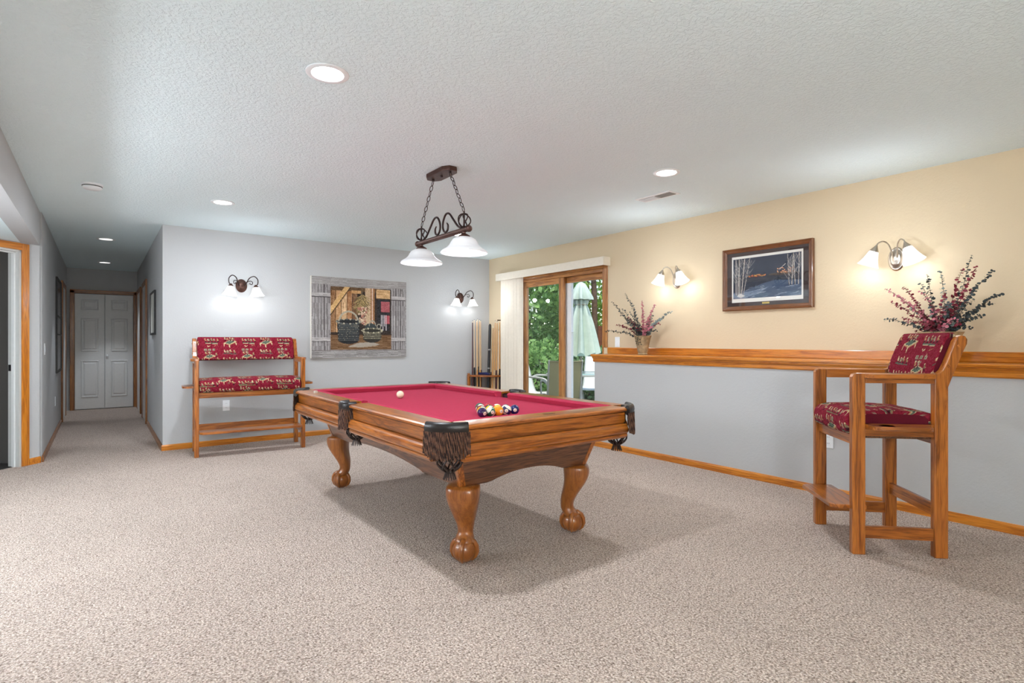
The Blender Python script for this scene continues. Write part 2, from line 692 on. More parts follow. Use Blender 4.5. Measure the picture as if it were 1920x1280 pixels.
def printed_panel(name, ras, P, parent, mat):
    """A flat print; P(u, v) -> local point, v up, v = 0 at the bottom."""
    w, h = ras.w, ras.h
    lin = ras.lin()
    vs_, cols, f = [], [], []
    for j in range(h):
        for i in range(w):
            vs_.append(P(i / (w - 1), 1 - j / (h - 1)))
    cols = lin.reshape(-1, 3)
    for j in range(h - 1):
        for i in range(w - 1):
            a = j * w + i
            f.append((a, a + w, a + w + 1, a + 1))
    me = bpy.data.meshes.new(name)
    me.from_pydata(vs_, [], f)
    me.materials.append(MATS[mat])
    set_print(me, cols)
    me.update()
    o = bpy.data.objects.new(name, me)
    COL.objects.link(o)
    o.parent = parent
    return o


# ------------------------------------------------------------------ the room shell
XW, XE, YN, YS, H = -0.47, 4.81, 7.0, -1.8, 2.44
struct(MB().box(-4.2, 4.95, -1.92, 12.3, -0.1, 0.0).build('floor', 'carpet'))
struct(MB().box(-4.2, 4.95, -1.92, 12.3, H, H + 0.15).build('ceiling', 'ceiling_paint'))
struct(MB().box(0.54, 4.95, YN, YN + 0.12, 0, H).build('wall_back', 'grey_paint'))
DY0, DY1, DZ = 4.585, 6.22, 2.06
struct(MB().box(XE, 4.95, YS - .12, DY0, 0, H).box(XE, 4.95, DY1, YN, 0, H).box(XE, 4.95, DY0, DY1, DZ, H)
       .build('wall_right', 'beige_paint'))
struct(MB().box(4.475, XE, YS, 4.41, 0, 1.012).build('wall_half', 'grey_paint'))
struct(MB().box(XW - .13, XE, YS - .12, YS, 0, H).build('wall_front', 'beige_paint'))
struct(MB().box(XW - .13, XW, YS, 2.6, 0, H).build('wall_left', 'grey_paint'))
struct(MB().box(XW - .13, XW, 2.6, 7.035, 2.11, H).build('wall_header', 'grey_paint'))
struct(MB().box(-2.3, XW - .13, 2.48, 7.3, 2.11, 2.2).build('ceiling_alcove', 'ceiling_paint'))
struct(MB().box(-2.2, XW - .13, 2.48, 2.6, 0, 2.11).box(-2.2, -2.08, 2.6, 5.5, 0, 2.11).build('wall_alcove', 'grey_paint'))
# hallway
struct(MB().box(0.54, 0.66, YN + .12, 12.05, 0, H).build('wall_hall_right', 'grey_paint'))
struct(MB().box(-0.60, -0.455, 7.06, 12.05, 0, H).build('wall_hall_left', 'grey_paint'))
struct(MB().box(-0.60, 0.66, 12.05, 12.17, 0, H).build('wall_hall_end', 'grey_paint'))
# angled wall with the open doorway; local x runs along the wall, local y into the room
AW = (XW, 7.03, 0)
AR = math.radians(225)
struct(MB().box(0.0, 0.175, -.12, 0, 0, 2.11).box(0.99, 2.3, -.12, 0, 0, 2.11).box(0.175, 0.99, -.12, 0, 2.035, 2.11)
       .build('wall_angled', 'grey_paint', loc=AW, rotz=AR))
struct(MB().box(0.02, 0.08, -1.9, -.12, 0, 2.2).box(2.2, 2.28, -1.9, -.12, 0, 2.2).box(0.02, 2.28, -1.98, -1.9, 0, 2.2)
       .box(0.02, 2.28, -1.9, -.12, 2.2, 2.26).build('wall_side_room', 'dark_paint', loc=AW, rotz=AR))
struct(MB().box(0.08, 2.2, -1.9, -.06, 0, 0.004).build('floor_side_room', 'dark_floor', loc=AW, rotz=AR))
d = struct(MB().box(0.109, 0.175, 0, .016, 0, 2.1).build('trim_1', 'trim_z', bevel=.004, loc=AW, rotz=AR))
MB().box(0.99, 1.056, 0, .016, 0, 2.1).build('casing', 'trim_z', parent=d, bevel=.004)
MB().box(0.175, 0.99, 0, .016, 2.035, 2.1).build('head_casing', 'trim_x', parent=d, bevel=.004)
MB().box(0.175, 0.193, -.12, 0.0, 0, 2.035).box(0.972, 0.99, -.12, 0.0, 0, 2.035).box(.175, .99, -.12, 0, 2.017, 2.035).build('jamb', 'jamb_white', parent=d)
MB().box(0.193, 0.205, -.075, -.04, 0, 2.017).box(.193, .972, -.075, -.04, 2.005, 2.017).build('door_stop', 'white_paint', parent=d, bevel=.002)
MB().box(0.1925, 0.1955, -.115, -.085, 0.90, 0.96).build('strike_plate', 'black', parent=d)


def baseboard(name, p0, p1, inward, mat='trim_'):
    """Board .06 high, .014 thick from p0 to p1; inward points into the room."""
    p0, p1, n = Vector(p0), Vector(p1), Vector(inward)
    poly = [(0.0, 0.0), (0.014, 0.0), (0.014, 0.048), (0.006, 0.062), (0.0, 0.062)]
    rings = [[Vector((p.x, p.y, 0)) + Vector((n.x, n.y, 0)) * a + Vector((0, 0, z)) for a, z in poly] for p in (p0, p1)]
    return struct(MB().loft(rings).build(name, mat))


baseboard('baseboard_back', (0.532, 7.0), (4.81, 7.0), (0, -1))
b = baseboard('baseboard_half', (4.475, 3.9), (4.475, 4.42), (-1, 0))
baseboard('baseboard_half', (4.475, -1.8), (4.475, 3.897), (-1, 0))
baseboard('baseboard_right', (4.81, 6.3), (4.81, 7.0), (-1, 0))
baseboard('baseboard_hall_right', (0.54, 7.0), (0.54, 9.30), (-1, 0), 'hallwood_')
baseboard('baseboard_hall_left', (-0.455, 7.05), (-0.455, 10.2), (1, 0), 'hallwood_')
baseboard('baseboard_angled', (-0.545, 6.955), (-0.468, 7.04), (0.707, -0.707))
baseboard('baseboard_left', (-0.47, -1.8), (-0.47, 2.6), (1, 0))

# ledge on the half wall: shelf board, moulded apron under it, upstand on the beige wall
sh = struct(MB().box(4.428, 4.81, YS, 4.432, 1.012, 1.036).build('trim_2', 'trim_y', bevel=.006))
ap = [(4.475, 0.948), (4.462, 0.952), (4.458, 0.960), (4.458, 0.984), (4.448, 0.992), (4.442, 1.004), (4.442, 1.012), (4.475, 1.012)]
struct(MB().prism(ap, YS, 4.42, axis=1).build('trim_3', 'trim_y'))
struct(MB().box(4.796, 4.81, YS, 4.52, 1.036, 1.108).build('trim_4', 'trim_y', bevel=.005))

# ------------------------------------------------------------------ hallway doors
def leaf_panels(parent, x0, x1, y, sgn, axis, z0=0.012, z1=2.0):
    """Raised panels of a moulded door leaf. axis 0: leaf spans x at plane y; axis 1: leaf spans y at plane x."""
    w = x1 - x0
    for a, b2 in ((0.10, 0.42), (0.50, 0.79), (0.86, 0.955)):
        pz0, pz1 = z0 + a * (z1 - z0), z0 + b2 * (z1 - z0)
        px0, px1 = x0 + .2 * w, x1 - .2 * w
        rings = []
        for off, dep in ((0, -.002), (.004, .009), (.012, .011), (.020, .003), (.034, .002), (.055, .010)):
            r = [(px0 + off, pz0 + off), (px1 - off, pz0 + off), (px1 - off, pz1 - off), (px0 + off, pz1 - off)]
            rings.append([(u, y + sgn * dep, z) if axis == 0 else (y + sgn * dep, u, z) for u, z in r])
        MB().loft(rings, caps=True).build('door_panel', 'white_paint', parent)


d2 = struct(MB().box(-0.345, 0.065, 12.012, 12.042, 0.012, 2.0).build('door_2', 'white_paint', bevel=.003))
leaf_panels(d2, -0.345, 0.065, 12.011, -1, 0)
l2 = MB().box(0.071, 0.478, 12.012, 12.042, 0.012, 2.0).build('door_leaf', 'white_paint', parent=d2, bevel=.003)
leaf_panels(l2, 0.071, 0.478, 12.011, -1, 0)
MB().lathe([(0.004, 0), (0.006, .008), (0.016, .014), (0.018, .022), (0.012, .03), (0.0, .032)], 14, mat=Matrix.Translation((0.10, 12.012, 0.93)) @ Matrix.Rotation(PI / 2, 4, 'X')).build('knob', 'white_plastic', parent=l2, smooth=40)
for nm, bx in (('casing', (-0.412, -0.35)), ('casing', (0.483, 0.538))):
    MB().box(bx[0], bx[1], 12.0, 12.05, 0, 2.06).build(nm, 'hallwood_z', parent=d2, bevel=.004)
MB().box(-0.412, 0.538, 12.0, 12.05, 2.008, 2.07).build('head_casing', 'hallwood_x', parent=d2, bevel=.004)

d3 = struct(MB().box(-0.452, -0.440, 10.42, 11.25, 0.01, 2.0).build('door_3', 'white_paint', bevel=.003))
for y0, y1, z0, z1 in ((10.34, 10.42, 0, 2.07), (11.25, 11.33, 0, 2.07), (10.42, 11.25, 2.0, 2.07)):
    MB().box(-0.455, -0.432, y0, y1, z0, z1).build('casing', 'hallwood_', parent=d3, bevel=.004)
d4 = struct(MB().box(0.525, 0.537, 9.45, 10.22, 0.01, 2.0).build('door_4', 'white_paint', bevel=.003))
for y0, y1, z0, z1 in ((9.38, 9.45, 0, 2.07), (10.22, 10.29, 0, 2.07), (9.45, 10.22, 2.0, 2.07)):
    MB().box(0.517, 0.54, y0, y1, z0, z1).build('casing', 'hallwood_', parent=d4, bevel=.004)
d5 = struct(MB().box(0.525, 0.537, 10.85, 11.7, 0.01, 2.0).build('door_5', 'white_paint', bevel=.003))
for y0, y1, z0, z1 in ((10.78, 10.85, 0, 2.07), (11.7, 11.77, 0, 2.07), (10.85, 11.7, 2.0, 2.07)):
    MB().box(0.517, 0.54, y0, y1, z0, z1).build('casing', 'hallwood_', parent=d5, bevel=.004)

t = thing('framed_picture', 'small black framed picture hung on the right side wall of the hallway', 'picture', (0.54, 8.2, 1.53))
MB().box(-.022, 0, -.34, -.315, -.27, .27).box(-.022, 0, .315, .34, -.27, .27).box(-.022, 0, -.315, .315, -.27, -.245).box(-.022, 0, -.315, .315, .245, .27).build('frame', 'black', t, bevel=.002)
MB().box(-.012, -.001, -.315, .315, -.245, .245).build('print', 'mat_white', t)
t = thing('wall_mirror', 'tall dark glazed panel with cross bars on the left wall of the hallway', 'mirror', (-0.455, 9.62, 1.39))
MB().box(0, .02, -.50, -.47, -.62, .62).box(0, .02, .47, .50, -.62, .62).box(0, .02, -.47, .47, .59, .62).box(0, .02, -.47, .47, -.62, -.59).build('frame', 'slot_dark', t, bevel=.002)
MB().box(0.002, .010, -.47, .47, -.59, .59).build('dark_glass', 'mirror_dark', t)
for z in (-.12, .12):
    MB().box(0.010, .018, -.47, .47, z - .008, z + .008).build('cross_bar', 'slot_dark', t)

# ------------------------------------------------------------------ sliding patio door
sd = struct(MB().box(4.796, 4.81, 4.522, 4.585, 1.108, 2.12).box(4.796, 4.81, 4.522, 4.585, 0, 1.012).build('door_1', 'dooroak_z', bevel=.004))
MB().box(4.796, 4.81, 4.585, 6.285, 2.055, 2.12).build('head_casing', 'dooroak_y', sd, bevel=.004)
MB().box(4.796, 4.81, 6.22, 6.285, 0, 2.055).build('side_casing', 'dooroak_z', sd, bevel=.004)
MB().box(4.81, 4.945, 4.585, 4.615, 0.0, 2.055).build('jamb', 'dooroak_z', sd, bevel=.003)
MB().box(4.81, 4.945, 6.19, 6.22, 0.0, 2.055).build('jamb', 'dooroak_z', sd, bevel=.003)
MB().box(4.81, 4.945, 4.615, 6.19, 2.015, 2.055).build('head_jamb', 'dooroak_y', sd, bevel=.003)
MB().box(4.81, 4.945, 4.585, 6.22, 0.0, 0.03).build('threshold', 'dooroak_y', sd, bevel=.003)


def sash(x0, x1, y0, y1, stile, white_edge):
    z0, z1 = 0.03, 2.013
    p = MB().box(x0, x1, y0, y0 + stile, z0, z1).build('sash', 'dooroak_z', sd, bevel=.004)
    MB().box(x0, x1, y1 - stile, y1, z0, z1).build('stile', 'dooroak_z', p, bevel=.004)
    MB().box(x0, x1, y0 + stile, y1 - stile, z1 - .075, z1).build('top_rail', 'dooroak_y', p, bevel=.004)
    MB().box(x0, x1, y0 + stile, y1 - stile, z0, z0 + .13).build('bottom_rail', 'dooroak_y', p, bevel=.004)
    xm = (x0 + x1) / 2
    MB().box(xm - .003, xm + .003, y0 + stile - .008, y1 - stile + .008, z0 + .12, z1 - .07).build('glass_pane', 'pane_glass', p)
    if white_edge:
        MB().box(x0 + .006, x1 + .012, y1 - stile - .075, y1 - stile - .001, z0 + .02, z1 - .06).build('weather_strip', 'vinyl_white', p, bevel=.003)
    return p


sash(4.825, 4.862, 5.315, 6.19, 0.095, False)
s2 = sash(4.878, 4.915, 4.615, 5.40, 0.03, False)
MB().box(4.885, 4.925, 5.235, 5.36, 0.05, 1.94).build('white_stile', 'vinyl_white', s2, bevel=.003)
MB().box(4.885, 4.925, 5.16, 5.235, 1.3, 1.301).build('latch_plate', 'vinyl_white', s2)
for y in (4.82, 5.15):
    MB().lathe([(0.0, .006), (0.004, .005), (0.006, 0.0)], 8, mat=Matrix.Translation((4.796, y, 2.09)) @ Matrix.Rotation(-PI / 2, 4, 'Y')).build('screw_cap', 'white_plastic', sd)

t = thing('blind_valance', 'long cream valance box mounted above the sliding patio door', 'valance', (4.81, 5.57, 2.07))
MB().box(-.12, -.108, -1.09, 1.09, 0, .102).build('front_board', 'cream_vinyl', t, bevel=.002)
MB().box(-.108, 0, -1.09, -1.078, 0, .102).build('end_board', 'cream_vinyl', t, bevel=.002)
MB().box(-.108, 0, 1.078, 1.09, 0, .102).build('end_board', 'cream_vinyl', t, bevel=.002)
MB().box(-.108, 0, -1.078, 1.078, .08, .095).build('top_board', 'cream_vinyl', t)
MB().box(-.085, -.05, -1.05, 1.05, .045, .08).build('head_rail', 'white_plastic', t)
t = thing('vertical_blind', 'cream vertical blind slats drawn together beside the patio door', 'blind', (4.745, 6.335, 0.02))
for k in range(7):
    y = -.20 + k * .066
    a = math.radians(126 + 2 * (k % 3))
    M = Matrix.Translation((0, y, 0)) @ Matrix.Rotation(a, 4, 'Z')
    rings = [[(-.045 + .09 * i / 6, .006 * math.sin(PI * i / 6), z) for i in range(7)] + [(.045 - .09 * i / 6, .006 * math.sin(PI * (6 - i) / 6) + .0015, z) for i in range(7)] for z in (0, 2.085)]
    MB().loft(rings, mat=M).build('slat', 'cream_vinyl', t, smooth=40)

# ------------------------------------------------------------------ pool table
TX, TY = 1.955, 3.445
TW, TL = 0.705, 1.235
pt = thing('pool_table', 'oak pool table with crimson cloth, fringed leather pockets and claw feet', 'pool table', (TX, TY, 0))


def rail_profile(D):
    return [(D - .135, .735), (D - .135, .781), (D - .128, .784), (D - .024, .784), (D - .008, .781), (D - .001, .774), (D - .001, .764), (D - .008, .760),
            (D - .040, .760), (D - .040, .752), (D - .024, .752), (D - .026, .694), (D - .036, .694), (D - .036, .688), (D - .012, .688), (D - .010, .680), (D - .002, .672), (D + .003, .660), (D + .003, .642),
            (D - .002, .634), (D - .012, .634), (D - .012, .628), (D - .006, .626), (D - .006, .616), (D - .016, .603), (D - .06, .603), (D - .06, .735)]


def cushion_profile(D):
    return [(D - .135, .783), (D - .15, .787), (D - .182, .781), (D - .188, .775), (D - .176, .7455), (D - .135, .7455)]


def rail(a, b, D, axis, sgn, c0, c1):
    """axis 0: the rail runs along x at y = sgn*D; axis 1: along y at x = sgn*D."""
    prof = rail_profile(D)
    mk = lambda t, d, z: (t, sgn * d, z) if axis == 0 else (sgn * d, t, z)
    r = MB().loft([[mk(t, d, z) for d, z in prof] for t in (a, b)]).build('rail', 'oak_x' if axis == 0 else 'oak_y', pt, smooth=22)
    cp = cushion_profile(D)
    rings = []
    for t, s in ((a, 1), (b, -1)):
        lim = c0 if s == 1 else c1
        rings.append([mk(t + s * max(0, ((D - .135) - d)) * lim, d, z) for d, z in cp])
    MB().loft(rings).build('cushion', 'felt', r, smooth=30)
    return r


rail(-(TW - .135), TW - .135, TL, 0, -1, 1.0, 1.0)
rail(-(TW - .135), TW - .135, TL, 0, 1, 1.0, 1.0)
for sx in (-1, 1):
    rail(-(TL - .125), -.062, TW, 1, sx, 1.0, .45)
    rail(.062, TL - .125, TW, 1, sx, .45, 1.0)
MB().box(-.035, .035, -TL + .05, -TL + .075, .784, .7855).build('name_plate', 'walnut_dark', pt)

# cloth bed with the six pocket openings left out
HO = [(sx * (TW - .118), sy * (TL - .118), .064) for sx in (-1, 1) for sy in (-1, 1)] + [(sx * (TW - .098), 0, .06) for sx in (-1, 1)]
g = MB()
nx, ny = 62, 114
bw, bl = TW - .12, TL - .12
idx = {}
for j in range(ny + 1):
    for i in range(nx + 1):
        idx[i, j] = len(g.v)
        g.v.append((-bw + 2 * bw * i / nx, -bl + 2 * bl * j / ny, .745))
for j in range(ny):
    for i in range(nx):
        cx, cy = -bw + 2 * bw * (i + .5) / nx, -bl + 2 * bl * (j + .5) / ny
        if all((cx - hx) ** 2 + (cy - hy) ** 2 > hr * hr for hx, hy, hr in HO):
            g.f.append(((idx[i, j], idx[i + 1, j], idx[i + 1, j + 1], idx[i, j + 1]), 0))
g.build('bed_cloth', 'felt', pt, recalc=False)
MB().box(-.52, .52, -1.05, 1.05, .70, .744).build('slate', 'vent_grey', pt)

# cabinet: four tapered panels with an arched lower edge and corner posts
ZT, ZB = .655, .418
CT, CB = (.525, 1.065), (.452, .995)


def cab_panel(axis, sgn):
    n = 24
    rt, rb = [], []
    th = .022
    for inner in (0, 1):
        top, bot = [], []
        for k in range(n + 1):
            u = -1 + 2 * k / n
            arch = max(0.0, 1 - (abs(u) / .62) ** 2.2) * .046
            zb = ZB + arch
            fz = (zb - ZB) / (ZT - ZB)
            half_b = (CB[0] if axis == 0 else CB[1])
            half_t = (CT[0] if axis == 0 else CT[1])
            db, dt = (CB[1], CT[1]) if axis == 0 else (CB[0], CT[0])
            hx = half_b + (half_t - half_b) * fz
            dd = db + (dt - db) * fz - inner * th
            top.append((u * (half_t - .02), dt - inner * th, ZT))
            bot.append((u * (hx - .02), dd, zb))
        rt.append(top)
        rb.append(bot)
    mk = lambda p: (p[0], sgn * p[1], p[2]) if axis == 0 else (sgn * p[1], p[0], p[2])
    rings = [[mk(rt[0][k]), mk(rb[0][k]), mk(rb[1][k]), mk(rt[1][k])] for k in range(n + 1)]
    MB().loft(rings).build('cabinet_panel', 'panel_x' if axis == 0 else 'panel_y', pt)


for s in (-1, 1):
    cab_panel(0, s)
    cab_panel(1, s)
for sx in (-1, 1):
    for sy in (-1, 1):
        rings = []
        for z, c in ((ZT, CT), (ZB - .012, (CB[0] - .004, CB[1] - .004))):
            x, y = c[0] + .004, c[1] + .004
            rings.append([(sx * x, sy * (y - .006), z), (sx * (x - .006), sy * y, z), (sx * (x - .034), sy * y, z), (sx * (x - .034), sy * (y - .034), z), (sx * x, sy * (y - .034), z)])
        MB().loft(rings).build('corner_post', 'oak_z', pt, bevel=.003)


def pool_leg(sx, sy):
    fx, fy = sx * .392, sy * .935
    dg = Vector((sx, sy, 0)).normalized()
    sd_ = Vector((-dg.y, dg.x, 0))
    # z, outward offset, half depth (along diagonal), half width
    st = [(.425, .022, .072, .088), (.405, .026, .082, .092), (.375, .030, .082, .092), (.34, .028, .076, .087), (.30, .016, .066, .077), (.26, -.002, .056, .066),
          (.22, -.020, .048, .055), (.185, -.030, .042, .046), (.155, -.030, .040, .041), (.138, -.022, .045, .046), (.122, -.008, .050, .054), (.108, .0, .048, .052), (.09, .002, .040, .042), (.06, .004, .03, .03)]
    zs = [q[0] for q in st]
    rings = []
    n = 20
    for z, off, hd, hw in st:
        e = 0.72 if z > .2 else 0.95
        ring = []
        for k in range(n):
            a = 2 * PI * k / n
            ca, sa = math.cos(a), math.sin(a)
            ring.append(Vector((fx, fy, z)) + dg * (off + hd * math.copysign(abs(ca) ** e, ca)) + sd_ * (hw * math.copysign(abs(sa) ** e, sa)))
        rings.append(ring)
    leg = MB().loft(rings).build('leg', 'legwood_z', pt, smooth=50)
    sm = leg.modifiers.new('round', 'SUBSURF')
    sm.levels = 1
    sm.render_levels = 1
    c = Vector((fx, fy, .063)) + dg * .004
    MB().sphere(c, .0635, 24, 16).build('claw_ball', 'legwood_z', leg, smooth=60)
    for ang in (0, 95, -95, 180):
        q = Matrix.Rotation(math.radians(ang), 3, 'Z') @ dg
        pts, rr = [], []
        for th, r0, w in ((80, .056, .016), (62, .064, .018), (40, .069, .015), (18, .070, .0135), (-5, .070, .0125), (-28, .068, .011), (-52, .064, .008)):
            a = math.radians(th)
            p = c + q * (r0 * math.cos(a)) + Vector((0, 0, r0 * math.sin(a)))
            p.z = max(p.z, .008)
            pts.append(p)
            rr.append(w)
        MB().tube(pts, rr, 10).build('claw_toe', 'legwood_z', leg, smooth=60)


for sx in (-1, 1):
    for sy in (-1, 1):
        pool_leg(sx, sy)


def arc_pts(c, r, a0, a1, n):
    return [(c[0] + r * math.cos(a0 + (a1 - a0) * k / n), c[1] + r * math.sin(a0 + (a1 - a0) * k / n)) for k in range(n + 1)]


def resample(pts, n):
    pts = [Vector(p) for p in pts]
    d = [0]
    for a, b in zip(pts, pts[1:]):
        d.append(d[-1] + (b - a).length)
    out = []
    for k in range(n):
        t = d[-1] * k / (n - 1)
        i = max(j for j in range(len(d)) if d[j] <= t + 1e-9)
        i = min(i, len(pts) - 2)
        f = (t - d[i]) / (d[i + 1] - d[i] + 1e-12)
        out.append(pts[i].lerp(pts[i + 1], f))
    return out


def pocket(hole, outer, nstr, netc):
    """hole = (x, y, r); outer = open path (2D) around the outside of the pocket."""
    hx, hy, hr = hole
    outv = [Vector((x, y, .768)) for x, y in outer]
    pk = MB().tube(outv, .017, 12, flat=1.75, up=(0, 0, 1)).build('pocket', 'leather', pt, smooth=50)
    # top plate from the outer band to the rim of the opening
    cen = Vector((hx, hy))
    ring_o, ring_i = [], []
    for x, y in outer:
        v = Vector((x, y)) - cen
        ring_o.append((x, y))
        ring_i.append(tuple(cen + v.normalized() * hr * .92))
    m = MB()
    n = len(outer)
    v = []
    for z in (.786, .772):
        v += [(x, y, z) for x, y in ring_o] + [(x, y, z - .002) for x, y in ring_i]
    f = []
    for k in range(n - 1):
        f.append((k, k + 1, n + k + 1, n + k))
        f.append((2 * n + k, 3 * n + k, 3 * n + k + 1, 2 * n + k + 1))
        f.append((n + k, n + k + 1, 3 * n + k + 1, 3 * n + k))
        f.append((k, 2 * n + k, 2 * n + k + 1, k + 1))
    f += [(0, n, 3 * n, 2 * n), (n - 1, 2 * n + n - 1, 3 * n + n - 1, n + n - 1)]
    m.add(v, f).build('pocket_plate', 'leather', pk, bevel=.003)
    # leather throat inside the opening
    MB().lathe([(hr, .77), (hr * .98, .70), (hr * .92, .62), (hr * .90, .62), (hr * .96, .70), (hr * .985, .77)], 20, mat=Matrix.Translation((hx, hy, 0))).build('pocket_throat', 'leather', pk, smooth=50)
    # fringe: twisted cords hanging from the band
    fr = MB()
    cc = Vector((hx, hy, 0))
    P = resample([(p.x, p.y, 0) for p in outv], nstr)
    for k, p in enumerate(P):
        o = (p - cc)
        o.z = 0
        o.normalize()
        base = p + o * .013
        edge = min(k, nstr - 1 - k) / (nstr / 2)
        ln = .108 + .022 * min(1, edge * 2.2) + rnd.uniform(-.006, .008)
        sway = rnd.uniform(-.003, .003)
        tg = Vector((-o.y, o.x, 0))
        ph0 = rnd.uniform(0, 6.28)
        for mi, ph in ((0, 0), (1, PI)):
            pts = []
            for q in range(19):
                tt = q / 18
                a = ph0 + ph + tt * 15
                pts.append(base + Vector((0, 0, .752 - ln * tt)) + o * (.0016 * math.cos(a) + .004 * tt) + tg * (.0016 * math.sin(a) + sway * tt))
            fr.tube(pts, .0021, 4, mi=mi)
    fo = fr.build('fringe', ('fringe_light', 'fringe_dark'), pk, smooth=80)
    fo['kind'] = 'stuff'
    # net of leather straps, gathered into a tassel
    nt_ = MB()
    nc = Vector((netc[0], netc[1], 0))

    def bowl(t):
        z = .650 - .104 * t
        r = .062 * (1 - .70 * max(0, (t - .45) / .55) ** 2.4)
        return r, z
    for k in range(7):
        for s in (-1, 1):
            pts = []
            for q in range(11):
                t_ = q / 10
                r, z = bowl(t_)
                a = 2 * PI * k / 7 + s * t_ * 1.35
                pts.append(nc + Vector((r * math.cos(a), r * math.sin(a), z)))
            nt_.tube(pts, .0056, 6, flat=.7)
    nt_.build('net', 'net_leather', pk, smooth=60)
    ts = MB()
    ts.lathe([(.012, .556), (.022, .552), (.024, .545), (.021, .540)], 14, mat=Matrix.Translation(nc), caps=True)
    for k in range(14):
        a = 2 * PI * k / 14
        ts.tube([nc + Vector((.018 * math.cos(a), .018 * math.sin(a), .545)), nc + Vector((.025 * math.cos(a), .025 * math.sin(a), .525)), nc + Vector((.031 * math.cos(a), .031 * math.sin(a), .508))], .0042, 5, flat=.5)
    ts.build('tassel', 'net_leather', pk)


for sx in (-1, 1):
    for sy in (-1, 1):
        p0, p1 = Vector((sx * (TW + .002), sy * (TL - .135))), Vector((sx * (TW - .145), sy * (TL + .002)))
        c1 = Vector((sx * (TW - .004), sy * (TL - .012)))
        path = []
        for k in range(15):
            t_ = k / 14
            q = p0 * (1 - t_) ** 2 + c1 * 2 * t_ * (1 - t_) + p1 * t_ * t_
            q = q.lerp(p0.lerp(p1, t_), .28)
            path.append((q.x, q.y))
        pocket((sx * (TW - .118), sy * (TL - .118), .064), path, 46, (sx * (TW - .112), sy * (TL - .112)))
    path = [(sx * (TW - .05), -.066), (sx * (TW - .012), -.062), (sx * (TW + .008), -.05), (sx * (TW + .014), -.025), (sx * (TW + .015), 0), (sx * (TW + .014), .025), (sx * (TW + .008), .05), (sx * (TW - .012), .062), (sx * (TW - .05), .066)]
    pocket((sx * (TW - .098), 0, .06), path, 28, (sx * (TW - .078), 0))

# ------------------------------------------------------------------ balls
BR = .0286


def ball_mat(name, col, stripe):
    m, nt, b = new_mat(name)
    L = nt.links.new
    tc = nt.nodes.new('ShaderNodeTexCoord')
    sp = nt.nodes.new('ShaderNodeSeparateXYZ')
    L(tc.outputs['Object'], sp.inputs[0])
    ab = nt.nodes.new('ShaderNodeMath')
    ab.operation = 'ABSOLUTE'
    L(sp.outputs['Z'], ab.inputs[0])
    gt = nt.nodes.new('ShaderNodeMath')
    gt.operation = 'GREATER_THAN'
    gt.inputs[1].default_value = BR * .5 if stripe else BR * 2
    L(ab.outputs[0], gt.inputs[0])
    gx = nt.nodes.new('ShaderNodeMath')
    gx.operation = 'GREATER_THAN'
    gx.inputs[1].default_value = BR * .925
    ax = nt.nodes.new('ShaderNodeMath')
    ax.operation = 'ABSOLUTE'
    L(sp.outputs['X'], ax.inputs[0])
    L(ax.outputs[0], gx.inputs[0])
    mx = nt.nodes.new('ShaderNodeMath')
    mx.operation = 'MAXIMUM'
    L(gt.outputs[0], mx.inputs[0])
    L(gx.outputs[0], mx.inputs[1])
    mc = nt.nodes.new('ShaderNodeMixRGB')
    mc.inputs[1].default_value = col
    mc.inputs[2].default_value = srgb(240, 230, 208)
    L(mx.outputs[0], mc.inputs[0])
    L(mc.outputs[0], b.inputs['Base Color'])
    b.inputs['Roughness'].default_value = 0.08
    b.inputs['Coat Weight'].default_value = 0.4


YEL, BLU, RED, PUR, ORA, GRN, MAR, BLK = srgb(240, 190, 20), srgb(20, 30, 92), srgb(200, 30, 30), srgb(48, 22, 72), srgb(238, 152, 22), srgb(10, 88, 62), srgb(110, 24, 34), srgb(18, 18, 20)
BALLS = {1: (YEL, 'yellow'), 2: (BLU, 'navy blue'), 3: (RED, 'red'), 4: (PUR, 'dark purple'), 5: (ORA, 'amber orange'), 6: (GRN, 'green'), 7: (MAR, 'maroon'), 8: (BLK, 'black')}
ball_me = MB().sphere((0, 0, 0), BR, 32, 20).mesh('ball', ['ivory'], smooth=60)
rows = [[4, 14, 5, 10, 2], [13, 9, 1, 12], [7, 8, 11], [15, 3], [6]]
where = {0: 'in the front row of the racked triangle', 1: 'in the second row of the triangle', 2: 'in the middle row of the triangle', 3: 'in the row of two balls', 4: 'at the apex of the triangle'}
spin = {4: (-30, 18), 14: (-38, 50), 5: (150, 20), 10: (-70, -35), 2: (120, 60), 13: (100, 60), 9: (70, 70), 1: (90, 30), 12: (20, 80)}


def number_mesh(txt):
    cu = bpy.data.curves.new('digits', 'FONT')
    cu.body = txt
    cu.size = .0125
    cu.align_x = 'CENTER'
    cu.align_y = 'CENTER'
    cu.extrude = .0003
    ob = bpy.data.objects.new('digits', cu)
    COL.objects.link(ob)
    dg_ = bpy.context.evaluated_depsgraph_get()
    me = bpy.data.meshes.new_from_object(ob.evaluated_get(dg_))
    bpy.data.objects.remove(ob)
    me.materials.clear()
    me.materials.append(MATS['black'])
    return me


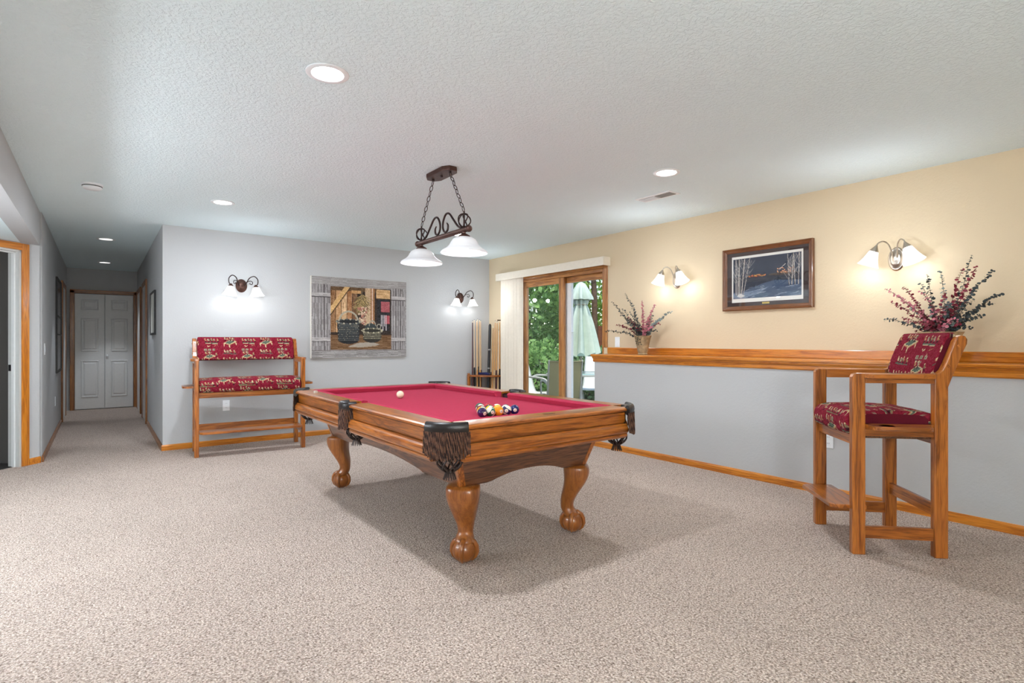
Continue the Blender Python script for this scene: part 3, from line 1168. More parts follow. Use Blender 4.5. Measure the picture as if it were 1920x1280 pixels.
RX, RY = 1.858, 2.606
for r, row in enumerate(rows):
    for k, nmb in enumerate(row):
        stripe = nmb > 8
        col, cname = BALLS[nmb - 8 if stripe else nmb]
        key = 'ball_%s_%s' % (cname.replace(' ', '_'), 'stripe' if stripe else 'solid')
        if key not in MATS:
            ball_mat(key, col, stripe)
        me = ball_me.copy()
        me.materials.clear()
        me.materials.append(MATS[key])
        o = bpy.data.objects.new('billiard_ball', me)
        COL.objects.link(o)
        o.location = (RX + (k - (len(row) - 1) / 2) * (2 * BR + .0004), RY + r * (2 * BR * .866 + .0004), .745 + BR)
        a, tlt = spin.get(nmb, (rnd.uniform(-180, 180), rnd.uniform(-60, 60)))
        o.rotation_euler = (math.radians(tlt), math.radians(8 if nmb == 4 else 0), math.radians(a - 60))
        what = ('white billiard ball with a %s stripe ' if stripe else 'solid %s billiard ball ') % cname
        tag(o, what + where[r], 'billiard ball', 'racked billiard balls')
        nm = number_mesh(str(nmb))
        for sgn in (1, -1):
            q = bpy.data.objects.new('number', nm)
            COL.objects.link(q)
            q.parent = o
            q.matrix_local = Matrix(((0, 0, sgn, sgn * (BR + .0001)), (sgn, 0, 0, 0), (0, 1, 0, 0), (0, 0, 0, 1)))
me = ball_me.copy()
o = bpy.data.objects.new('cue_ball', me)
COL.objects.link(o)
o.location = (1.834, 3.868, .745 + BR)
tag(o, 'plain ivory cue ball alone on the crimson cloth', 'billiard ball')
t = thing('chalk_cube', 'small pale chalk cube standing on the far side rail of the pool table', 'chalk', (1.315, 4.25, .784), .3)
MB().box(-.011, .011, -.011, .011, 0, .020).build('block', 'chalk_glass', t, bevel=.002)
MB().lathe([(.0, .0205), (.006, .0205), (.008, .0215)], 12).build('worn_top', 'vent_grey', t)

# ------------------------------------------------------------------ spectator seats (bench and bar chair)
def tapestry_tile():
    """Burgundy weave with small billiard tables, players and lamp-lit tables."""
    R = Ras(150, 126, (122, 24, 42))
    cream, tan, green, grey, dark, olive = (206, 186, 146), (168, 128, 90), (84, 98, 84), (150, 142, 122), (58, 22, 30), (112, 104, 76)

    def table(x, y, k=1.0):
        R.poly([(x, y + .02), (x + .17 * k, y + .08 * k), (x + .36 * k, y - .04 * k), (x + .36 * k, y - .07 * k), (x + .17 * k, y + .045 * k), (x, y)], tan)
        R.poly([(x, y), (x + .17 * k, y + .05 * k), (x + .36 * k, y - .07 * k), (x + .18 * k, y - .12 * k)], cream)
        R.poly([(x + .03 * k, y), (x + .17 * k, y + .035 * k), (x + .32 * k, y - .065 * k), (x + .18 * k, y - .105 * k)], green)
        for lx, ly in ((x + .015, y + .02), (x + .16 * k, y + .07 * k), (x + .34 * k, y - .03 * k)):
            R.line(lx, ly, lx + .006, ly + .10 * k, .008, cream)

    def man(x, y, c, lean=.02):
        R.ell(x, y, .013, .017, cream)
        R.line(x, y + .025, x + lean, y + .075, .016, c)
        R.line(x + lean, y + .08, x + lean - .012, y + .135, .008, dark)
        R.line(x + lean, y + .08, x + lean + .016, y + .135, .008, dark)
        R.line(x - .01, y + .04, x + .05, y + .065, .005, tan)

    def cluster(x, y, n):
        for k in range(n):
            R.ell(x + R.rng.uniform(-.05, .12), y + R.rng.uniform(-.02, .05), R.rng.uniform(.012, .03), R.rng.uniform(.008, .02), [green, olive, grey, dark][k % 4], .85)
    for x, y in ((.30, .05), (.72, .10), (.10, .56), (.62, .56), (.30, .86), (.84, .84)):
        cluster(x, y, 7)
    table(.06, .24)
    for k, x in enumerate((.10, .17, .24, .31)):
        man(x, .02 + .02 * (k % 2), [grey, tan, olive, grey][k], .012)
    for k, x in enumerate((.58, .66, .74, .82, .90)):
        man(x, .07 + .015 * (k % 2), [tan, grey, olive, grey, tan][k])
    R.line(.60, .225, .90, .25, .016, green)
    R.line(.60, .245, .90, .27, .006, cream)
    R.line(.64, .34, .67, .38, .007, cream)
    R.line(.67, .38, .71, .34, .007, cream)
    R.line(.82, .36, .90, .32, .006, tan)
    for x in (.55, .66, .77):
        R.rect(x, .47, x + .07, .54, grey)
        R.rect(x + .015, .485, x + .055, .525, olive)
        R.line(x + .035, .43, x + .035, .47, .004, cream)
    for k, x in enumerate((.08, .16, .24, .34)):
        man(x, .52 + .02 * (k % 2), [cream, grey, tan, olive][k])
    R.line(.06, .655, .40, .675, .012, green)
    table(.54, .78, .85)
    man(.60, .60, tan)
    man(.68, .59, grey)
    man(.86, .64, olive)
    for k, x in enumerate((.06, .14, .22, .30, .40, .50, .90)):
        man(x, .82 + .02 * (k % 2), [cream, grey, tan, olive][k % 4])
    R.line(.06, .955, .46, .965, .012, olive)
    R.noise(10)
    R.noise(6, 1, 3)
    return R.lin()


TILE = tapestry_tile()


def weave(u, v):
    """Colour of the cloth at metres (u, v)."""
    h, w = TILE.shape[:2]
    i = (np.asarray(u) / .37 * w).astype(int) % w
    j = (np.asarray(v) / .30 * h).astype(int) % h
    return TILE[j, i]


def cushion(name, parent, prof, x0, x1, step, uoff=0.0, flipv=False, crown=0.0, bow=0.0):
    """Closed (y, z) profile swept from x0 to x1 with rounded ends; woven pattern carried by the mesh."""
    pr = [Vector((p[0], p[1], 0)) for p in prof]
    per = sum((pr[k] - pr[k - 1]).length for k in range(len(pr)))
    nv = max(24, int(per / step))
    loop = resample(pr + [pr[0]], nv + 1)[:-1]
    cy = sum(p.x for p in loop) / nv
    cz = sum(p.y for p in loop) / nv
    nu = int((x1 - x0) / step) + 1
    xs = [x0 + (x1 - x0) * k / (nu - 1) for k in range(nu)]
    er = .018
    verts, U, V = [], [], []
    for k, x in enumerate(xs):
        e = min(x - x0, x1 - x)
        sh_ = 1.0 if e >= er else math.sqrt(max(0.0, 1 - (1 - e / er) ** 2))
        shr = 1 - .22 * (1 - sh_)
        c = crown * (1 - ((2 * (x - x0) / (x1 - x0) - 1) ** 4))
        bw_ = bow * (1 - ((2 * (x - x0) / (x1 - x0) - 1) ** 2))
        for q, p in enumerate(loop):
            y = cy + (p.x - cy) * shr
            z = cz + (p.y - cz) * shr
            if p.y > cz:
                z += c * max(0.0, 1 - ((p.x - cy) / (abs(loop[0].x - cy) + .2)) ** 2)
            verts.append((x, y + bw_, z))
            U.append(x - x0 + uoff)
            V.append(per * q / nv * (-1 if flipv else 1))
    f = []
    for k in range(nu - 1):
        for q in range(nv):
            f.append((k * nv + q, k * nv + (q + 1) % nv, (k + 1) * nv + (q + 1) % nv, (k + 1) * nv + q))
    nb = len(verts)
    verts += [verts[q] for q in range(nv)] + [verts[(nu - 1) * nv + q] for q in range(nv)]
    f.append(tuple(nb + q for q in range(nv)))
    f.append(tuple(nb + nv + q for q in range(nv - 1, -1, -1)))
    me = bpy.data.meshes.new(name)
    me.from_pydata(verts, [], f)
    me.materials.append(MATS['tapestry'])
    plain_ = np.tile(np.array([[.115, .0085, .020]]), (2 * nv, 1))
    set_print(me, np.concatenate([weave(np.array(U), np.array(V)), plain_]))
    me.polygons.foreach_set('use_smooth', [True] * len(me.polygons))
    b_ = bmesh.new()
    b_.from_mesh(me)
    bmesh.ops.recalc_face_normals(b_, faces=b_.faces)
    b_.to_mesh(me)
    b_.free()
    me.update()
    o = bpy.data.objects.new(name, me)
    COL.objects.link(o)
    o.parent = parent
    return o


def spectator(t, w, dep, step, str_z, uoff):
    """Raised viewing seat: w and dep are between leg centres, front is -y."""
    hw, hd = w / 2, dep / 2
    lx, ly = .021, .034
    for s in (-1, 1):
        x = s * hw
        fl = [(-hd - ly, 0), (-hd + ly, 0), (-hd + ly, 1.003), (-hd - ly + .022, 1.003), (-hd - ly + .007, .996), (-hd - ly, .982)]
        MB().prism(fl, x - lx, x + lx, axis=0).build('front_leg', 'oak_z', t, bevel=.005)
        bl_ = [(-ly, 0), (ly, 0), (ly, .93), (ly + .020, .985), (.106, 1.12), (.126, 1.165), (.128, 1.19), (.116, 1.208), (.098, 1.212), (.080, 1.204), (.066, 1.18), (.022, 1.06), (.004, 1.022), (-.014, 1.006), (-ly, 1.003)]
        MB().prism([(hd + a, z) for a, z in bl_], x - lx, x + lx, axis=0).build('back_leg', 'oak_z', t, bevel=.005)
        for yy, zz in ((.085, 1.155), (.035, 1.045)):
            MB().lathe([(.0, .005), (.007, .004), (.009, 0)], 10, mat=Matrix.Translation((x + s * lx, hd + yy, zz)) @ Matrix.Rotation(s * PI / 2, 4, 'Y')).build('screw_plug', 'oak_x', t)
        ar = MB().box(x - lx, x + lx, -hd + ly, hd - ly, .948, 1.003).build('arm_rest', 'oak_y', t, bevel=.005)
        MB().prism([(-hd + ly - .01, s * (hw + lx)), (-hd + ly + .03, s * (hw + lx + .028)), (hd - ly - .07, s * (hw + lx + .028)), (hd - ly, s * (hw + lx + .012)), (hd - ly, s * (hw + lx))][::1], .974, 1.000, axis=2,
                   mat=Matrix(((0, 1, 0, 0), (1, 0, 0, 0), (0, 0, 1, 0), (0, 0, 0, 1)))).build('cue_rest', 'oak_y', ar, bevel=.004)
        MB().box(x - .014, x + .014, -hd + ly, hd - ly, .655, .722).build('side_rail', 'oak_y', t, bevel=.003)
        MB().box(x - .013, x + .013, -hd + ly, hd - ly, str_z, str_z + .066).build('side_stretcher', 'oak_y', t, bevel=.003)
        # drink holder board with a cup hole
        o_ = []
        x0_, x1_ = hw + .014, hw + .125
        o_ += [(x0_, -hd + ly), (x1_ - .05, -hd + ly)]
        o_ += [(x1_ - .05 + .05 * math.sin(a), -hd + ly + .05 - .05 * math.cos(a)) for a in (PI * k / 12 for k in range(1, 6))]
        yb = hd - ly - .05
        o_ += [(x1_ - .03 + .03 * math.cos(a), yb - .05 + .05 * math.sin(a)) for a in (PI * k / 12 for k in range(0, 7))]
        o_ += [(x0_, yb + .03)]
        hc = (hw + .068, -hd + ly + .085)
        hole = [(hc[0] + .038 * math.cos(2 * PI * k / 20 + PI), hc[1] - .038 * math.sin(2 * PI * k / 20 + PI)) for k in range(21)]
        poly = [(x0_, hc[1])] + hole + [(x0_, hc[1] + .0005)] + o_[::-1][:1] + o_[::-1][1:]
        poly = [(s * a, b2) for a, b2 in poly]
        MB().prism(poly, .700, .722, axis=2).build('drink_holder', 'oak_y', t, smooth=40)
    MB().box(-hw + lx, hw - lx, -hd - .012, -hd + .012, .598, .655).build('front_rail', 'oak_x', t, bevel=.003)
    MB().box(-hw + lx, hw - lx, hd - .012, hd + .012, .61, .675).build('rear_rail', 'oak_x', t, bevel=.003)
    MB().box(-hw + .013, hw - .013, -hd + .012, hd - .012, .640, .655).build('seat_board', 'panel_x', t)
    MB().box(-hw + lx, hw - lx, hd - .011, hd + .011, .215, .285).build('rear_stretcher', 'oak_x', t, bevel=.003)
    xo = hw - lx - .001
    fp = [(-xo, -hd + .06), (-xo, -hd - .09), (-xo + .03, -hd - .125), (xo - .03, -hd - .125), (xo, -hd - .09), (xo, -hd + .06)]
    MB().prism(fp, .238, .262, axis=2).build('foot_rest', 'oak_x', t, bevel=.005)
    # upholstery
    sp = [(hd + .01, .66), (hd + .01, .752), (hd - .01, .775), (hd - .05, .785), (0, .792), (-hd + .03, .788), (-hd - .02, .775), (-hd - .045, .748), (-hd - .052, .715), (-hd - .045, .675), (-hd - .03, .657), (-hd, .655)]
    cushion('seat_cushion', t, sp, -hw + lx + .002, hw - lx - .002, step, uoff, crown=.008)
    bp_ = [(hd + .010, .975), (hd - .012, .972), (hd - .030, .985), (hd - .022, 1.03), (hd + .016, 1.13), (hd + .048, 1.205), (hd + .066, 1.226), (hd + .09, 1.228), (hd + .106, 1.212), (hd + .098, 1.18), (hd + .05, 1.06)]
    cushion('back_cushion', t, bp_, -hw + lx + .002, hw - lx - .002, step, uoff + .11, flipv=True)


bench = thing('spectator_bench', 'tall oak viewing bench with crimson patterned seat against the grey wall', 'bench', (1.314, 6.545, 0), math.radians(-4.5))
spectator(bench, 1.03, .385, .0055, .17, 0.03)
chair = thing('bar_chair', 'tall oak bar chair with burgundy patterned seat beside the half wall', 'chair', (3.698, 1.325, 0), math.radians(225))
spectator(chair, .505, .415, .0042, .09, 0.20)

# ------------------------------------------------------------------ pendant over the table
pn = thing('pendant_light', 'bronze scrollwork billiard pendant with two white glass shades over the table', 'lamp', (2.03, 3.58, 0))
ca = [(-.065, -.115), (-.065, .115), (-.03, .17), (.03, .17), (.065, .115), (.065, -.115), (.03, -.17), (-.03, -.17)]
cp_ = MB().prism(ca, 2.408, 2.44, axis=2).build('canopy', 'bronze', pn, bevel=.006)
MB().lathe([(.0, 2.396), (.008, 2.397), (.011, 2.402), (.011, 2.408)], 12, caps=True).build('screw_knob', 'bronze_dark', cp_, smooth=40)
BZ = 1.955
MB().tube([(0, -.375, BZ), (0, .375, BZ)], .0185, 14).build('bar', 'bronze', pn, smooth=50)
for s in (-1, 1):
    MB().sphere((0, s * .378, BZ), .024, 14, 10).build('end_knob', 'bronze', pn, smooth=60)
    ys = s * .317
    # caged ball finial
    cg = MB()
    for k in range(5):
        pts = []
        for q in range(13):
            a = -PI / 2 + PI * q / 12
            tw = 2 * PI * k / 5 + q / 12 * 1.6
            r = .042 * math.cos(a) + .004
            pts.append((r * math.cos(tw), ys + r * math.sin(tw), 2.022 + .046 * math.sin(a)))
        cg.tube(pts, .0045, 6)
    cg.tube([(0, ys, 1.97), (0, ys, 2.085)], .006, 8)
    cg.build('cage', 'bronze_dark', pn, smooth=60)
    # scroll ironwork between the cages
    sc_ = bez([(0, s * .285, 1.975), (0, s * .235, 1.995), (0, s * .17, 2.055), (0, s * .115, 2.105), (0, s * .065, 2.11), (0, s * .028, 2.07), (0, s * .020, 2.02), (0, s * .048, 1.982), (0, s * .088, 1.99), (0, s * .095, 2.025), (0, s * .078, 2.045)], 8)
    MB().tube(sc_, [.0075] * (len(sc_) - 12) + [.0075 - .0003 * k for k in range(12)], 8).build('scroll', 'bronze_dark', pn, smooth=60)
    # chain up to the canopy
    top, bot = Vector((0, s * .125, 2.400)), Vector((0, ys, 2.085))
    MB().tube([top + Vector((0, 0, .010)), top - Vector((0, 0, .002))], .010, 10).build('chain_loop', 'bronze_dark', cp_)
    n = 9
    dv = (bot - top) / n
    u = dv.normalized()
    for k in range(n):
        c = top + dv * (k + .5)
        hl = dv.length / 2 + .0055
        side = (Vector((1, 0, 0)) if k % 2 else u.cross(Vector((1, 0, 0)))).normalized()
        pts = []
        for q in range(16):
            a = 2 * PI * q / 16
            pts.append(c + u * ((hl - .004) * math.cos(a)) + side * (.0115 * math.sin(a)))
        MB().tube(pts, .0028, 6, closed=True).build('chain_link', 'bronze_dark', pn, smooth=60)
    # fitter, glass shade, bulb
    M = Matrix.Translation((0, ys, 0))
    MB().lathe([(.0, 1.952), (.012, 1.952), (.012, 1.932), (.022, 1.926), (.040, 1.915), (.046, 1.902), (.046, 1.896), (.0, 1.896)], 20, mat=M).build('shade_fitter', 'bronze', pn, smooth=40)
    out_ = [(.040, 1.906), (.062, 1.900), (.080, 1.888), (.092, 1.872), (.101, 1.854), (.110, 1.841), (.118, 1.836), (.121, 1.831), (.136, 1.822), (.152, 1.812), (.162, 1.803), (.165, 1.795), (.163, 1.791)]
    in_ = [(.160, 1.793), (.156, 1.803), (.148, 1.809), (.132, 1.818), (.116, 1.828), (.105, 1.838), (.096, 1.852), (.087, 1.870), (.076, 1.884), (.060, 1.895), (.040, 1.900)]
    MB().lathe(out_ + in_, 40, mat=M).build('glass_shade', 'pendant_glass', pn, smooth=50)
    MB().sphere((0, ys, 1.822), .032, 16, 12, sc=(1, 1, 1.15)).build('bulb', 'pendant_bulb', pn, smooth=60)

# ------------------------------------------------------------------ wall sconces
def bell(r0, r1, h, flare=.6):
    out_, in_ = [], []
    for k in range(9):
        t_ = k / 8
        r = r0 + (r1 - r0) * (t_ ** flare * .55 + t_ ** 2.4 * .45)
        out_.append((r, -h * t_))
    for r, z in reversed(out_):
        in_.append((r - .004, z - .001 if z > -h else z))
    return out_ + in_


def scroll_sconce(label, loc):
    """On the back wall: local y points to the room as -y."""
    t = thing('wall_sconce', label, 'lamp', loc, 0, 'bronze scroll sconces')
    bpl = MB().lathe([(.0, .034), (.020, .033), (.034, .026), (.044, .014), (.056, .010), (.062, .004), (.062, 0), (0, 0)], 24, mat=Matrix.Rotation(PI / 2, 4, 'X') @ Matrix.Scale(1.25, 4, (0, 1, 0))).build('backplate', 'bronze', t, smooth=40)
    MB().lathe([(.0, .058), (.008, .054), (.012, .045), (.008, .036), (.014, .030)], 12, mat=Matrix.Rotation(PI / 2, 4, 'X')).build('finial', 'bronze', bpl, smooth=40)
    for s in (-1, 1):
        arm = bez([(s * .02, -.02, -.01), (s * .045, -.05, .03), (s * .07, -.085, .085), (s * .115, -.115, .105), (s * .150, -.125, .070), (s * .150, -.125, .020), (s * .130, -.125, -.004)], 7)
        MB().tube(arm, .0055, 8).build('arm', 'bronze_dark', t, smooth=60)
        cur = bez([(s * .055, -.06, .045), (s * .082, -.09, .052), (s * .100, -.105, .035), (s * .092, -.10, .012), (s * .075, -.088, .016), (s * .078, -.09, .030)], 6)
        MB().tube(cur, .004, 6).build('curl', 'bronze_dark', t, smooth=60)
        M = Matrix.Translation((s * .130, -.125, -.002)) @ Matrix.Rotation(s * math.radians(-6), 4, 'Y')
        MB().lathe([(.0, .012), (.010, .010), (.016, 0), (.030, -.016), (.032, -.022), (0, -.022)], 16, mat=M).build('shade_fitter', 'bronze', t, smooth=40)
        sd_ = MB().lathe(bell(.030, .082, .105), 28, mat=M @ Matrix.Translation((0, 0, -.018))).build('glass_shade', 'shade_glass', t, smooth=60)
        MB().sphere((0, 0, -.075), .022, 12, 10, mat=M).build('bulb', 'bulb', sd_, smooth=60)
        light('sconce_lamp', 'POINT', tuple(M @ Vector((0, 0, -.135))), SCONCE_W * .75, t, .03)
        light('sconce_fill', 'POINT', tuple(M @ Vector((0, -.42, -.02))), SCONCE_W * 4.5, t, .03)  # unseen fill light added out in front of the shade to lift the ceiling
    return t


scroll_sconce('bronze scroll sconce with two bell shades above the crimson bench', (1.315, 7.0, 1.825))
scroll_sconce('bronze scroll sconce with two bell shades above the cue rack', (4.285, 7.0, 1.825))


def neck_sconce(label, loc):
    """On the beige wall: the room is towards -x."""
    t = thing('wall_sconce', label, 'lamp', loc, 0, 'nickel gooseneck sconces')
    bpl = MB().lathe([(.0, .030), (.012, .029), (.022, .024), (.030, .024), (.036, .018), (.046, .012), (.050, .012), (.056, .004), (.056, 0), (0, 0)], 28, mat=Matrix.Rotation(-PI / 2, 4, 'Y') @ Matrix.Scale(1.6, 4, (1, 0, 0))).build('backplate', 'nickel', t, smooth=35)
    for s in (-1, 1):
        arm = bez([(-.022, s * .012, .0), (-.045, s * .018, .05), (-.07, s * .03, .105), (-.095, s * .055, .130), (-.115, s * .082, .118), (-.122, s * .094, .09)], 7)
        MB().tube(arm, .005, 8).build('arm', 'nickel', t, smooth=60)
        M = Matrix.Translation((-.122, s * .094, .092)) @ Matrix.Rotation(s * math.radians(22), 4, 'X')
        MB().lathe([(.0, .012), (.008, .010), (.012, 0), (.028, -.026), (.032, -.040), (.0, -.040)], 18, mat=M).build('shade_fitter', 'nickel', t, smooth=40)
        sd_ = MB().lathe(bell(.030, .074, .115, .8), 28, mat=M @ Matrix.Translation((0, 0, -.034))).build('glass_shade', 'shade_glass', t, smooth=60)
        MB().sphere((0, 0, -.09), .022, 12, 10, mat=M).build('bulb', 'bulb', sd_, smooth=60)
        light('sconce_lamp', 'POINT', tuple(M @ Vector((0, 0, -.165))), SCONCE_W, t, .03)
        light('sconce_fill', 'POINT', tuple(M @ Vector((-.42, 0, -.02))), SCONCE_W * 4.5, t, .03)  # extra light hung free of the fitting, added to brighten ceiling and wall
    return t


neck_sconce('nickel two-shade sconce on the beige wall between patio door and print', (4.81, 3.545, 1.82))
neck_sconce('nickel two-shade sconce on the beige wall above the bar chair', (4.81, 1.575, 1.80))

# ------------------------------------------------------------------ ceiling fittings
def can_light(label, x, y, power, dim=False):
    t = thing('recessed_light', label, 'ceiling light', (x, y, H), 0, 'recessed ceiling lights')
    MB().lathe([(.098, 0), (.098, -.004), (.092, -.007), (.074, -.006), (.070, -.002), (.070, 0)], 32).build('trim_ring', 'white_plastic', t, smooth=30)
    MB().lathe([(.070, -.0025), (.035, -.004), (.0, -.0045)], 32).build('lens', 'can_dim' if dim else 'can_lens', t, smooth=60)
    if power:
        light('recessed_lamp', 'AREA', (0, 0, -.012), power * (1.1 if x < 2 else .68), t, .07, direction=(0, 0, -1))
    return t


can_light('bright recessed ceiling light in front of the pendant, largest of them', .857, 2.59, RECESSED_W)
can_light('bright recessed ceiling light above the crimson bench', .89, 5.56, RECESSED_W)
can_light('bright recessed ceiling light beside the ceiling vent', 3.385, 2.59, RECESSED_W)
can_light('bright recessed ceiling light half hidden behind the pendant shades', 3.385, 5.56, RECESSED_W)
for lab, y in (('dim recessed light in the hallway ceiling nearest the room', 8.42), ('dim recessed light in the hallway ceiling nearest the white door', 10.92)):
    t = can_light(lab, .06, y, 0, True)
    light('recessed_spot', 'SPOT', (0, .15, -.02), 26.0, t, .04, direction=(0.05, .12, -1), spot=(math.radians(64), .55))

t = thing('smoke_detector', 'round white smoke detector on the ceiling near the hallway', 'smoke detector', (-.05, 5.55, H))
MB().lathe([(.072, 0), (.072, -.012), (.066, -.016), (.064, -.034), (.052, -.042), (.0, -.044)], 28).build('housing', 'white_plastic', t, smooth=35)
MB().lathe([(.067, -.017), (.0665, -.023), (.065, -.023), (.0645, -.017)], 28).build('vent_ring', 'slot_dark', t)
t = thing('ceiling_vent', 'flat white ceiling vent with two grilles', 'vent', (3.877, 3.066, H))
MB().box(-.075, .075, -.185, .185, -.006, 0).build('vent_frame', 'white_plastic', t, bevel=.002)
for y0, y1 in ((-.165, -.008), (.008, .165)):
    gr = MB().box(-.045, .045, y0, y1, -.0075, -.006).build('grille', 'vent_grey', t)
    for k in range(7):
        x = -.039 + k * .013
        MB().box(x - .0025, x + .0025, y0, y1, -.0105, -.0075).build('slat', 'white_plastic' if y0 > 0 else 'vent_grey', gr)



def fill_globe(label, x, y, glass='fill_glass'):  # invented globe lights, kept out of view, added for the room's soft fill
    t = thing('fill_lamp', label, 'lamp', (x, y, 0), 0, 'added fill globes')
    MB().lathe([(.0, 0), (.14, 0), (.14, .015), (.05, .03), (.012, .05), (.012, 1.36), (.04, 1.37), (.04, 1.39), (.0, 1.39)], 28).build('stand', 'bronze', t, smooth=35)
    MB().sphere((0, 0, 1.50), .12, 24, 16).build('globe', glass, t, smooth=60)


fill_globe('added opal fill globe behind the viewer near the left wall', .2, -1.3)
fill_globe('added opal fill globe in the alcove beyond the left edge', -1.5, 3.4, 'fill_glass_soft')
fill_globe('added opal fill globe in the alcove corner by the angled wall', -1.6, 4.5, 'fill_glass_soft')

# ------------------------------------------------------------------ outlets and switches
def outlet(label, loc, rotz, kind='outlet'):
    """Local -y faces the room."""
    t = thing('light_switch' if kind == 'switch' else 'wall_outlet', label, kind, loc, rotz)
    MB().box(-.036, .036, -.006, 0, -.059, .059).build('cover_plate', 'white_plastic', t, bevel=.003)
    if kind == 'switch':
        MB().box(-.017, .017, -.009, -.006, -.034, .034).build('rocker', 'white_plastic', t, bevel=.002)
    else:
        for z in (-.024, .024):
            q = MB().lathe([(.017, 0), (.017, .002), (0, .0022)], 16, mat=Matrix.Translation((0, -.006, z)) @ Matrix.Rotation(PI / 2, 4, 'X')).build('socket', 'white_plastic', t, smooth=40)
            for x in (-.006, .006):
                MB().box(x - .0012, x + .0012, -.0090, -.008, z - .002, z + .006).build('slot', 'slot_dark', q)
    return t


outlet('white wall outlet under the crimson bench', (1.156, 7.0, .445), 0)
outlet('white wall outlet low on the half wall behind the bar chair', (4.475, 1.915, .42), -PI / 2)
outlet('white rocker switch on the beige wall beside the patio door', (4.81, 4.37, 1.172), -PI / 2, 'switch')
outlet('white wall outlet low on the left wall of the hallway', (-.455, 9.0, .425), PI / 2)
outlet('white light switch on the left wall at the hallway entrance', (-.455, 7.35, 1.10), PI / 2, 'switch')

# ------------------------------------------------------------------ pictures
def barn_print():
    """Weathered shutters open on a barn corner with two woven baskets (y runs down)."""
    R = Ras(230, 184, (150, 146, 144))
    x, y = R.x, R.y
    R.noise(12, 26, 1)
    R.noise(9, 9, 1)
    R.rect(0, 0, 1, .10, (168, 162, 158), .35)
    # shutters
    for a, b in ((.012, .19), (.825, .985)):
        R.rect(a, .10, b, .90, (150, 145, 144))
        m = (x > a) & (x < b) & (y > .1) & (y < .9)
        R.noise(11, 2, 12, m)
        R.noise(10, 3, 30, m)
        w = (b - a) / 3
        for k in range(1, 6):
            R.line(a + w * k / 2, .10, a + w * k / 2, .90, .0035 if k % 2 == 0 else .0018, (74, 68, 68))
        for yy in (.20, .745):
            R.rect(a, yy, b, yy + .045, (176, 170, 168))
            R.line(a, yy + .05, b, yy + .05, .004, (70, 64, 64))
            R.noise(14, 9, 1, (x > a) & (x < b) & (y > yy) & (y < yy + .045))
    R.line(.0, .905, 1, .905, .004, (96, 84, 80))
    R.rect(.0, .0, .008, 1, (222, 216, 206))
    # scene inside
    a, b, c, d = .19, .825, .115, .895
    m = (x > a) & (x < b) & (y > c) & (y < d)
    R.put(m, (52, 42, 36))
    for k, col in enumerate(((136, 98, 64), (186, 144, 102), (204, 168, 128), (164, 118, 80), (112, 80, 54))):
        R.rect(a + .055 * k, .15, a + .055 * (k + 1) - .004, .68, col)
    R.noise(13, 2, 14, (x > a) & (x < a + .275) & (y > .15) & (y < .68))
    R.rect(a, c, b - .12, .165, (96, 72, 48))
    R.poly([(a, .46), (a, .37), (.33, c), (.385, c)], (206, 166, 112))
    R.line(a, .47, .385, c + .01, .005, (60, 42, 28))
    R.rect(.40, .15, .50, .19, (190, 146, 98))
    R.rect(.545, c, .60, .62, (188, 160, 128))
    R.rect(.60, c, .645, .66, (150, 104, 66))
    R.rect(.615, c, .625, .66, (202, 178, 156))
    R.rect(.66, c + .01, b - .01, .24, (196, 158, 112))
    R.noise(12, 14, 2, (x > .66) & (x < b) & (y > c) & (y < .24))
    R.rect(.665, .255, b - .02, .66, (44, 42, 44))
    R.rect(.715, .275, b - .015, .415, (164, 88, 92))
    R.rect(.755, .455, b - .015, .565, (172, 86, 92))
    for k in range(4):
        R.rect(.715 + .017 * k, .45, .722 + .017 * k, .60 + .05 * (k % 2), (196, 188, 190))
    R.noise(8, 3, 2, m)
    # floor
    R.rect(a, .70, b, d, (116, 86, 58))
    R.noise(14, 12, 1, (x > a) & (x < b) & (y > .70) & (y < d))
    R.line(a, .705, b, .705, .006, (60, 44, 34))
    # bunch of garlic and dried leaves
    cols4 = [(120, 104, 66), (158, 136, 90), (84, 74, 50), (184, 156, 106)]
    for k in range(260):
        x0, y0 = .51 + R.rng.uniform(-.01, .01), R.rng.uniform(.20, .36)
        an = R.rng.uniform(.35, PI - .35)
        L_ = R.rng.uniform(.05, .13)
        R.line(x0, y0, x0 + .85 * L_ * math.cos(an), y0 + L_ * math.sin(an), .0022, cols4[k % 4])
    for k in range(60):
        yy = .36 + .22 * R.rng.rand()
        xx = .515 + R.rng.uniform(-.05, .05) * (1 - (yy - .36) * 2.4)
        R.ell(xx, yy, .011, .0135, (110, 70, 58))
        R.ell(xx - .001, yy - .002, .0095, .012, [(206, 176, 148), (172, 112, 98), (220, 196, 168)][k % 3])
    R.line(.51, c, .51, .26, .005, (110, 96, 74))
    # cloth under the baskets
    R.poly([(.36, .86), (.46, .815), (.60, .80), (.70, .83), (.66, .85), (.50, .87)], (176, 170, 160), .8)

    def basket(cx, top, bot, rx, dk, md, lt, hy):
        R.ring(cx, top, rx * .80, hy, .09, lt, -1)
        R.ell(cx, bot - .03, rx * .90, .055, dk)
        R.poly([(cx - rx, top), (cx + rx, top), (cx + rx * .9, bot - .02), (cx - rx * .9, bot - .02)], dk)
        nr = int((bot - top) / .022)
        for r in range(nr):
            for k in range(13):
                xx = cx - rx * .93 + 2 * rx * .93 * (k + .5 * (r % 2)) / 12.5
                if abs(xx - cx) < rx * .93:
                    R.ell(xx, top + .012 + r * .022, .0088, .0070, md)
                    if R.rng.rand() < .45:
                        R.ell(xx - .002, top + .010 + r * .022, .005, .004, lt)
        R.ell(cx, top, rx, .030, dk)
        for k in range(22):
            an = 2 * PI * k / 22
            R.ell(cx + rx * math.cos(an), top + .028 * math.sin(an), .011, .010, lt if k % 2 else md)
    basket(.372, .545, .80, .118, (40, 40, 42), (84, 88, 88), (168, 160, 140), .125)
